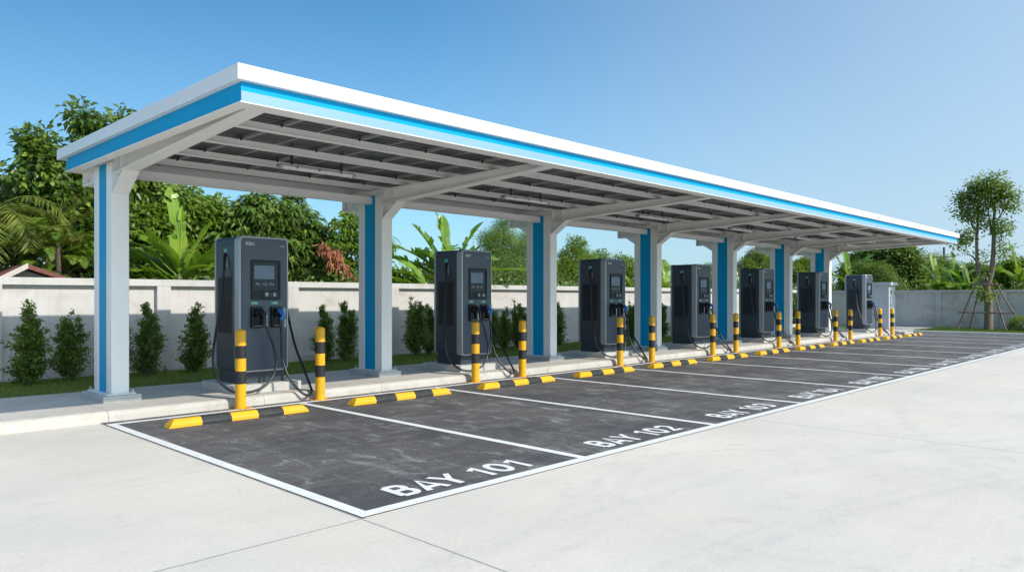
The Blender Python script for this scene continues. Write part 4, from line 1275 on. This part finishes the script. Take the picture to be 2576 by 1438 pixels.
banana('banana plant showing two pale leaves between the third charging station and the fourth column', (bp[0] - .3, 16.2, 0), 1.5,
       [(170, 60, 1.3, .2, .8), (-10, -5, 1.3, .24, .5), (20, 40, 1.2, .2, .9), (110, 70, 1.1, .18, .5), (220, 30, 1.2, .2, 1.2)], 55)
bp = atX(2140, 700, 41)
banana('banana plant right of the last column with striped upright leaves', (41, bp[1], 0), 2.2,
       [(100, 72, 2.0, .22, .5), (60, 80, 2.3, .2, .3), (-30, 60, 2.1, .22, .5), (-60, 50, 2.2, .2, .6), (140, 45, 1.8, .22, .8), (200, 40, 1.6, .2, 1.0)], 56)
for (px, lab, sd, hh) in ((2362, 'banana plant with pale narrow leaves over the end wall, left of the staked tree', 57, 1.9), (2412, 'banana plant with a tall upright leaf just left of the staked tree', 58, 1.9), (2440, 'low dark banana plant behind the left stake of the tree', 59, 1.5)):
    bp = atX(px, 720, 41)
    banana(lab, (41, bp[1], 0), hh, [(100, 70, 1.5, .2, .6), (60, 82, 1.8, .18, .25), (-30, 62, 1.4, .2, .7), (180, 30, 1.6, .24, 1.1), (230, 25, 1.5, .24, 1.2), (-70, 30, 1.6, .24, 1.1), (130, 40, 1.4, .22, 1.0), (270, 15, 1.3, .22, 1.2)], sd)
bp = atX(2562, 720, 41.5)
banana('banana plant with tall spear leaf at the right edge of the photo', (41.5, bp[1], 0), 2.3,
       [(90, 84, 2.0, .2, .2), (-60, 58, 1.9, .25, .6), (60, 50, 1.6, .25, 1.2), (140, 35, 1.8, .24, 1.0), (230, 20, 1.7, .22, 1.0), (200, 45, 1.6, .24, 1.2), (-30, 15, 1.6, .22, 1.0)], 60)
bp = atY(1840, 720, 17)
banana('banana plant over the wall between the fifth column and the next charging station', (bp[0] + .5, 17, 0), 1.9, [(100, 70, 1.5, .2, .6), (60, 75, 1.5, .2, .4), (-30, 55, 1.4, .2, .9), (180, 40, 1.5, .22, 1.1), (-60, 30, 1.5, .22, 1.1)], 61)

# --- palms and fern-leaved tree at the far left
def at3(px, py, Y): return Vector(atY(px, py, Y))
pb = at3(-40, 560, 17.7)
frond_plant('coconut_palm', 'coconut palm at the left edge of the photo with arching fronds', 'palm', (pb.x, 17.7, 0), pb,
            [(pb, a, e, L) for a, e, L in ((-.75, .95, 2.0), (-.4, .7, 2.0), (-1.2, .55, 1.9), (-.1, .3, 2.0), (.5, .9, 1.9), (1.5, .8, 1.9), (2.6, .6, 1.9), (3.6, .5, 1.9), (-.6, .15, 1.9), (4.6, .3, 1.8))], (.6, .016), 'leaf_palm', 61, 40, 1.5, .55, .13, .02)
pb = at3(85, 655, 17.5)
frond_plant('young_palm', 'young palm with upright fan of yellow green fronds behind the wall at the left', 'palm', (pb.x, 17.5, 0), pb,
            [(pb, a, e, L) for a, e, L in ((-.8, 1.25, 2.0), (-.4, 1.05, 2.1), (2.2, 1.2, 2.0), (2.5, .95, 2.1), (-1.6, .8, 1.8), (.6, .8, 1.8), (2.8, .6, 1.7), (-.7, .7, 1.6))], (.55, .017), 'leaf_palm', 62, 44, .75, .1, .1, .02)
pb = at3(145, 660, 17.0)
fr = []
g = np.random.default_rng(9)
for k in range(64):
    o = pb + Vector((g.normal(0, .42), g.normal(0, .3), g.uniform(-.55, .55) + .1))
    az = math.atan2(o.y - pb.y - .25, o.x - pb.x) + g.normal(0, .5)
    fr.append((o, az, g.uniform(.15, .8), g.uniform(.55, .8)))
frond_plant('fern_leaved_tree', 'bright green fern-leaved small tree behind the wall, left of the nearest column', 'tree', (pb.x, 17.0, 0), pb + Vector((0, 0, .4)), fr, (.15, .03), 'leaf_bright', 63, 18, 1.0, .25, .06, .006, TREES)
tree('broadleaf_tree', 'dull green vine-covered shrub at the left edge above the red roof', (1.9, 20.2, 0),
     px_lobes([(25, 630, 34), (0, 600, 36), (60, 620, 26), (-30, 640, 40), (20, 560, 30), (-10, 530, 30)], 20.2), 'clump', 'leaf_feather', 240, (20, .15, .04, .5, .2), 28, .06, fork=.4)

# --- houses glimpsed at the far left
ra = at3(0, 697, 15.9); rb = at3(70, 664, 15.9)
house = empty('red_roofed_house', (rb.x, 17.4, 0), 'small house with a dark red tiled roof peeking over the wall at the left', 'house')
zr = rb.z; slope = (rb.z - ra.z) / (rb.x - ra.x)
xl, xr = rb.x - 2.4, rb.x + 1.6
m = MB()
for (xa, za, xb, zb_) in ((xl, zr - slope * 2.4, rb.x, zr), (rb.x, zr, xr, zr - .35 * 1.6)):
    m.add([(xa, 15.9, za), (xb, 15.9, zb_), (xb, 19, zb_), (xa, 19, za), (xa, 15.9, za - .08), (xb, 15.9, zb_ - .08), (xb, 19, zb_ - .08), (xa, 19, za - .08)], [(0, 1, 2, 3), (4, 7, 6, 5), (0, 4, 5, 1), (2, 6, 7, 3), (1, 5, 6, 2), (3, 7, 4, 0)])
m.build('roof', 'roof_tile', house)
m = MB(); m.add([(xl, 15.87, zr - slope * 2.4 - .1), (rb.x, 15.87, zr - .08), (rb.x, 15.87, zr + .02), (xl, 15.87, zr - slope * 2.4)], [(0, 1, 2, 3)])
m.add([(xl, 15.895, zr - slope * 2.4 - .1), (rb.x, 15.895, zr - .08), (rb.x, 15.895, zr + .02), (xl, 15.895, zr - slope * 2.4)], [(3, 2, 1, 0)])
m.add([(xl, 15.87, zr - slope * 2.4), (rb.x, 15.87, zr + .02), (rb.x, 15.895, zr + .02), (xl, 15.895, zr - slope * 2.4)], [(0, 1, 2, 3)])
m.build('barge_board', 'barge_board', house)
m = MB(); m.prism([(xl + .3, 0), (xr - .3, 0), (xr - .3, zr - .35 * 1.3 - .12), (rb.x, zr - .1), (xl + .3, zr - slope * 2.1 - .12)], 'y', 16.15, 18.8); m.build('wall', 'house_wall', house)
e1 = at3(-60, 575, 22); e2 = at3(40, 612, 22)
h2 = empty('dark_roofed_house', (e1.x, 23.5, 0), 'house corner with a black roof edge among the leaves at the left edge', 'house')
m = MB(); sl = (e2.z - e1.z) / (e2.x - e1.x); xa = e1.x - 2
m.add([(xa, 22, e1.z - 2 * sl), (e2.x, 22, e2.z), (e2.x, 25, e2.z), (xa, 25, e1.z - 2 * sl), (xa, 22, e1.z - 2 * sl - .3), (e2.x - .1, 22, e2.z - .24), (e2.x - .1, 25, e2.z - .24), (xa, 25, e1.z - 2 * sl - .3)], [(0, 1, 2, 3), (4, 7, 6, 5), (0, 4, 5, 1), (2, 6, 7, 3), (1, 5, 6, 2), (3, 7, 4, 0)])
m.build('roof', 'dark_eave', h2)
MB().box(xa, e2.x - .6, 22.5, 24.8, 0, e2.z - .3).build('wall', 'house_wall', h2)

# --- utility pole and wires
pt = atX(2375, 622, 75)
up = empty('utility_pole', (75, pt[1], 0), 'slender grey utility pole standing far beyond the end wall', 'pole')
MB().tube([(75, pt[1], -.03), (75, pt[1], pt[2])], [.13, .1], 8).build('post', 'pole_grey', up)
MB().box(74.95, 75.05, pt[1] - .7, pt[1] + .7, pt[2] - .9, pt[2] - .8).build('crossarm', 'pole_grey', up)
pt2 = atX(2440, 690, 80)
up2 = empty('utility_pole', (80, pt2[1], 0), 'second utility pole, only its top showing left of the staked tree trunk', 'pole')
MB().tube([(80, pt2[1], -.03), (80, pt2[1], pt2[2])], [.16, .14], 8).build('post', 'pole_grey', up2)
MB().box(79.95, 80.05, pt2[1] - .2, pt2[1] + .2, pt2[2] - .4, pt2[2] - .3).build('crossarm', 'pole_grey', up2)
def wire(a, b, sag, label):
    a, b = Vector(a), Vector(b)
    pts = [a.lerp(b, i / 16) - Vector((0, 0, sag * 4 * (i / 16) * (1 - i / 16))) for i in range(17)]
    o = MB().tube(pts, .012, 5).build('power_line', 'wire'); tag(o, label, 'wire', 'wires from the utility pole')
wire((75, pt[1], pt[2] - .8), atX(2640, 708, 60), .3, 'thin sagging wire, lower of the wires right of the far utility pole')
wire((75, pt[1] - .6, pt[2] - .8), atX(2640, 598, 70), .3, 'thin wire sloping up right past the crown of the staked tree')
wire((75, pt[1] + .6, pt[2] - .8), atX(2640, 668, 70), .4, 'thin sagging wire, middle of the wires right of the far utility pole')

# ------------------------------------------------------------------ staked tree on the lawn
TX, TY = 36.0, 7.14
tr = empty('staked_tree', (TX, TY, .11), 'young twin-trunked tree with airy green crown on the lawn, held by four wooden stakes', 'tree')
def tp(px, py, dx=0): return Vector(atX(px, py, TX + dx))
m = MB()
base = Vector((TX, TY, .05)); fk = tp(2481, 722)
m.tube([base, base + Vector((0, 0, .12)), tp(2487, 770), fk], [.2, .165, .15, .16], 14)
L1 = [fk, tp(2462, 690), tp(2458, 650), tp(2457, 600), tp(2460, 560), tp(2462, 520), tp(2452, 480)]
m.tube(L1, [.11, .08, .07, .062, .052, .04, .025], 10)
L2 = [fk, tp(2494, 690), tp(2499, 640), tp(2500, 600), tp(2500, 560), tp(2503, 520), tp(2510, 480)]
m.tube(L2, [.12, .1, .088, .078, .062, .045, .025], 10)
for pts, r in (([tp(2460, 585), tp(2445, 565), tp(2440, 535), tp(2432, 505)], .06), ([tp(2495, 590), tp(2490, 555), tp(2484, 520)], .05), ([tp(2505, 560), tp(2515, 545), tp(2525, 528), tp(2540, 520)], .04),
               ([tp(2458, 660), tp(2447, 645), tp(2436, 640), tp(2426, 628)], .04), ([tp(2462, 560), tp(2470, 550), tp(2478, 545)], .025), ([tp(2440, 540), tp(2425, 535), tp(2412, 533)], .025), ([tp(2450, 600), tp(2430, 590), tp(2415, 585)], .022),
               ([tp(2507, 620), tp(2520, 610), tp(2532, 606)], .022), ([tp(2503, 520), tp(2520, 490), tp(2535, 470)], .035), ([tp(2462, 520), tp(2475, 490), tp(2485, 465)], .035)):
    n = len(pts); m.tube(pts, [r * (1 - .7 * i / (n - 1)) for i in range(n)], 7, caps=False)
m.build('trunk', 'bark', tr)
g = np.random.default_rng(77)
lb = px_lobes([(2450, 470, 22), (2478, 465, 24), (2505, 468, 26), (2530, 478, 24), (2550, 500, 18), (2435, 490, 24), (2462, 500, 26), (2492, 498, 26), (2520, 505, 22), (2420, 512, 20), (2410, 536, 12), (2445, 535, 20), (2470, 540, 16), (2480, 560, 12), (2430, 540, 12),
                (2425, 590, 18), (2405, 605, 14), (2440, 600, 12), (2415, 620, 10), (2520, 580, 18), (2505, 560, 14), (2530, 570, 12), (2525, 640, 14), (2540, 620, 10), (2475, 640, 9), (2480, 668, 12), (2552, 525, 12), (2478, 740, 14), (2492, 745, 12), (2515, 610, 10), (2470, 690, 8)], TX, 'x')
lb = [((c[0] + g.uniform(-.35, .35), c[1], c[2]), r) for c, r in lb]
lb = [(c, tuple(q * g.uniform(.95, 1.45) for q in r)) for c, r in lb]
C, O = lobe_points(g, lb, 215, .1)
V, F = clumps(g, C, O, 12, .24, .115, .036, .25)
np_mesh('crown', V, F, 'leaf_bright', None, tr)
st = empty('tree_stakes', (TX, TY, .11), 'four brown wooden stakes with crossbars propping the young tree', 'stakes')
def stake(a, b, r=.036): MB().tube([a, (Vector(a) + Vector(b)) / 2 + Vector((.01, .015, 0)), b], [r, r * .95, r * .85], 8).build('pole', 'stake_wood', st)
stake((TX - .5, TY + 1.05, .08), (TX - .16, TY + .42, 2.12)); stake((TX + .5, TY + .8, .08), (TX + .16, TY + .3, 2.12))
stake((TX - .5, TY - .72, .08), (TX - .16, TY - .12, 2.12)); stake((TX + .5, TY - 1.15, .08), (TX + .2, TY - .22, 2.12))
for z, e in ((2.02, .2), (.86, .62)):
    for sx in (-1, 1):
        q = .17 if z > 1 else .4
        MB().tube([(TX + sx * q, TY + e + .42, z), (TX + sx * q, TY - e - .25, z - .01)], .03, 8).build('crossbar', 'stake_wood', st)
# round hedge bush
hb = (36.2, 5.75, .1)
bush = empty('clipped_bush', hb, 'rounded clipped bush on the lawn at the right edge, in front of the end wall', 'bush')
C, O = lobe_points(g, [((hb[0], hb[1], .38), (.55, .75, .38)), ((hb[0] + .2, hb[1] - .8, .4), (.5, .6, .4))], 1700, .55)
C = C[C[:, 2] > .1]; O = O[:len(C)]
V, F = clumps(g, C, unit(C - np.array([hb[0], hb[1] - .3, .2])), 12, .07, .05, .016, .0)
np_mesh('foliage', V, F, 'leaf_bright', None, bush)
m = MB()
for k in range(9):
    a = k * .7; m.tube([(hb[0], hb[1] - .2, .06), (hb[0] + .35 * math.cos(a), hb[1] - .25 + .5 * math.sin(a), .55)], [.02, .008], 5)
m.build('stem', 'bark_dark', bush)

# ------------------------------------------------------------------ light
w = bpy.data.worlds.new('World'); SC.world = w; w.use_nodes = True
nt = w.node_tree; nt.nodes.clear()
so = nt.nodes.new('ShaderNodeOutputWorld'); bg = nt.nodes.new('ShaderNodeBackground'); sk = nt.nodes.new('ShaderNodeTexSky')
sk.sky_type = 'NISHITA'; sk.sun_disc = False
sdir = Vector((.28, -.96, .75)).normalized()
el = math.asin(sdir.z); az = math.atan2(sdir.x, sdir.y)
sk.sun_elevation = el; sk.sun_rotation = az
sk.altitude = 0; sk.air_density = 1.0; sk.dust_density = .6; sk.ozone_density = 2.0
bg.inputs[1].default_value = .12
# clear blue air overhead, paler haze low down and towards +X
def N(t, **kw):
    n = nt.nodes.new(t)
    for a, b in kw.items(): setattr(n, a, b)
    return n
def M(op, a, b=0.0, clamp=False):
    n = N('ShaderNodeMath', operation=op, use_clamp=clamp)
    for i, v in enumerate((a, b)):
        if isinstance(v, (int, float)): n.inputs[i].default_value = v
        else: nt.links.new(v, n.inputs[i])
    return n.outputs[0]
tint = N('ShaderNodeMix', data_type='RGBA', blend_type='MULTIPLY'); tint.inputs[0].default_value = 1
nt.links.new(sk.outputs[0], tint.inputs[6]); tint.inputs[7].default_value = (.53, 1.0, 1.18, 1)
tc = N('ShaderNodeTexCoord'); sx = N('ShaderNodeSeparateXYZ'); nt.links.new(tc.outputs['Generated'], sx.inputs[0])
x, y, z = sx.outputs
hl = M('SQRT', M('ADD', M('MULTIPLY', x, x), M('MULTIPLY', y, y)))
saz = M('DIVIDE', M('SUBTRACT', M('DIVIDE', x, M('MAXIMUM', hl, .001)), .6), .4, True)
taz = M('MULTIPLY', M('POWER', saz, 1.4), .5)
tel = M('MULTIPLY', M('POWER', M('SUBTRACT', 1.0, M('DIVIDE', M('MAXIMUM', z, 0.0), .36), True), 1.3), .5)
fac = M('ADD', taz, tel, True)
dim = N('ShaderNodeMix', data_type='RGBA', blend_type='MULTIPLY'); dim.inputs[0].default_value = 1
lf = M('ADD', .78, M('MULTIPLY', M('DIVIDE', M('SUBTRACT', M('DIVIDE', x, M('MAXIMUM', hl, .001)), .15), .5, True), .22))
nt.links.new(tint.outputs[2], dim.inputs[6]); nt.links.new(lf, dim.inputs[7])
hz = N('ShaderNodeMix', data_type='RGBA'); nt.links.new(fac, hz.inputs[0]); pass
HZ = (.57, .72, .86); KH = 1 / (.12 * 2 ** .35)
nt.links.new(dim.outputs[2], hz.inputs[6])
hz.inputs[7].default_value = (HZ[0] * KH, HZ[1] * KH, HZ[2] * KH, 1)
dp = M('ADD', M('ADD', M('MULTIPLY', x, sdir.x), M('MULTIPLY', y, sdir.y)), M('MULTIPLY', z, sdir.z))
gl = M('MULTIPLY', M('POWER', M('MAXIMUM', dp, 0.0), 2.4), 1.0 * KH)  # extra broad glow around the sun, added out of view to lift canopy shade
gw = N('ShaderNodeMix', data_type='RGBA', blend_type='MULTIPLY'); gw.inputs[0].default_value = 1
nt.links.new(gl, gw.inputs[6]); gw.inputs[7].default_value = (1.0, .97, .92, 1)
ad = N('ShaderNodeMix', data_type='RGBA', blend_type='ADD'); ad.inputs[0].default_value = 1
nt.links.new(hz.outputs[2], ad.inputs[6]); nt.links.new(gw.outputs[2], ad.inputs[7])
nt.links.new(ad.outputs[2], bg.inputs[0]); nt.links.new(bg.outputs[0], so.inputs[0])
sl = bpy.data.lights.new('sun', 'SUN'); sl.energy = 3.2; sl.angle = R(.53); sl.color = (1.0, .94, .84)
so2 = bpy.data.objects.new('sun', sl); COL.objects.link(so2)
so2.rotation_euler = sdir.to_track_quat('Z', 'Y').to_euler(); so2.location = (0, -20, 20)
SC.view_settings.view_transform = 'Standard'; SC.view_settings.look = 'None'
SC.view_settings.gamma = 1.0; SC.view_settings.use_curve_mapping = False
SC.view_settings.exposure = 0.35
SC.cycles.max_bounces = 8; SC.cycles.transparent_max_bounces = 4
SC.cycles.use_denoising = True
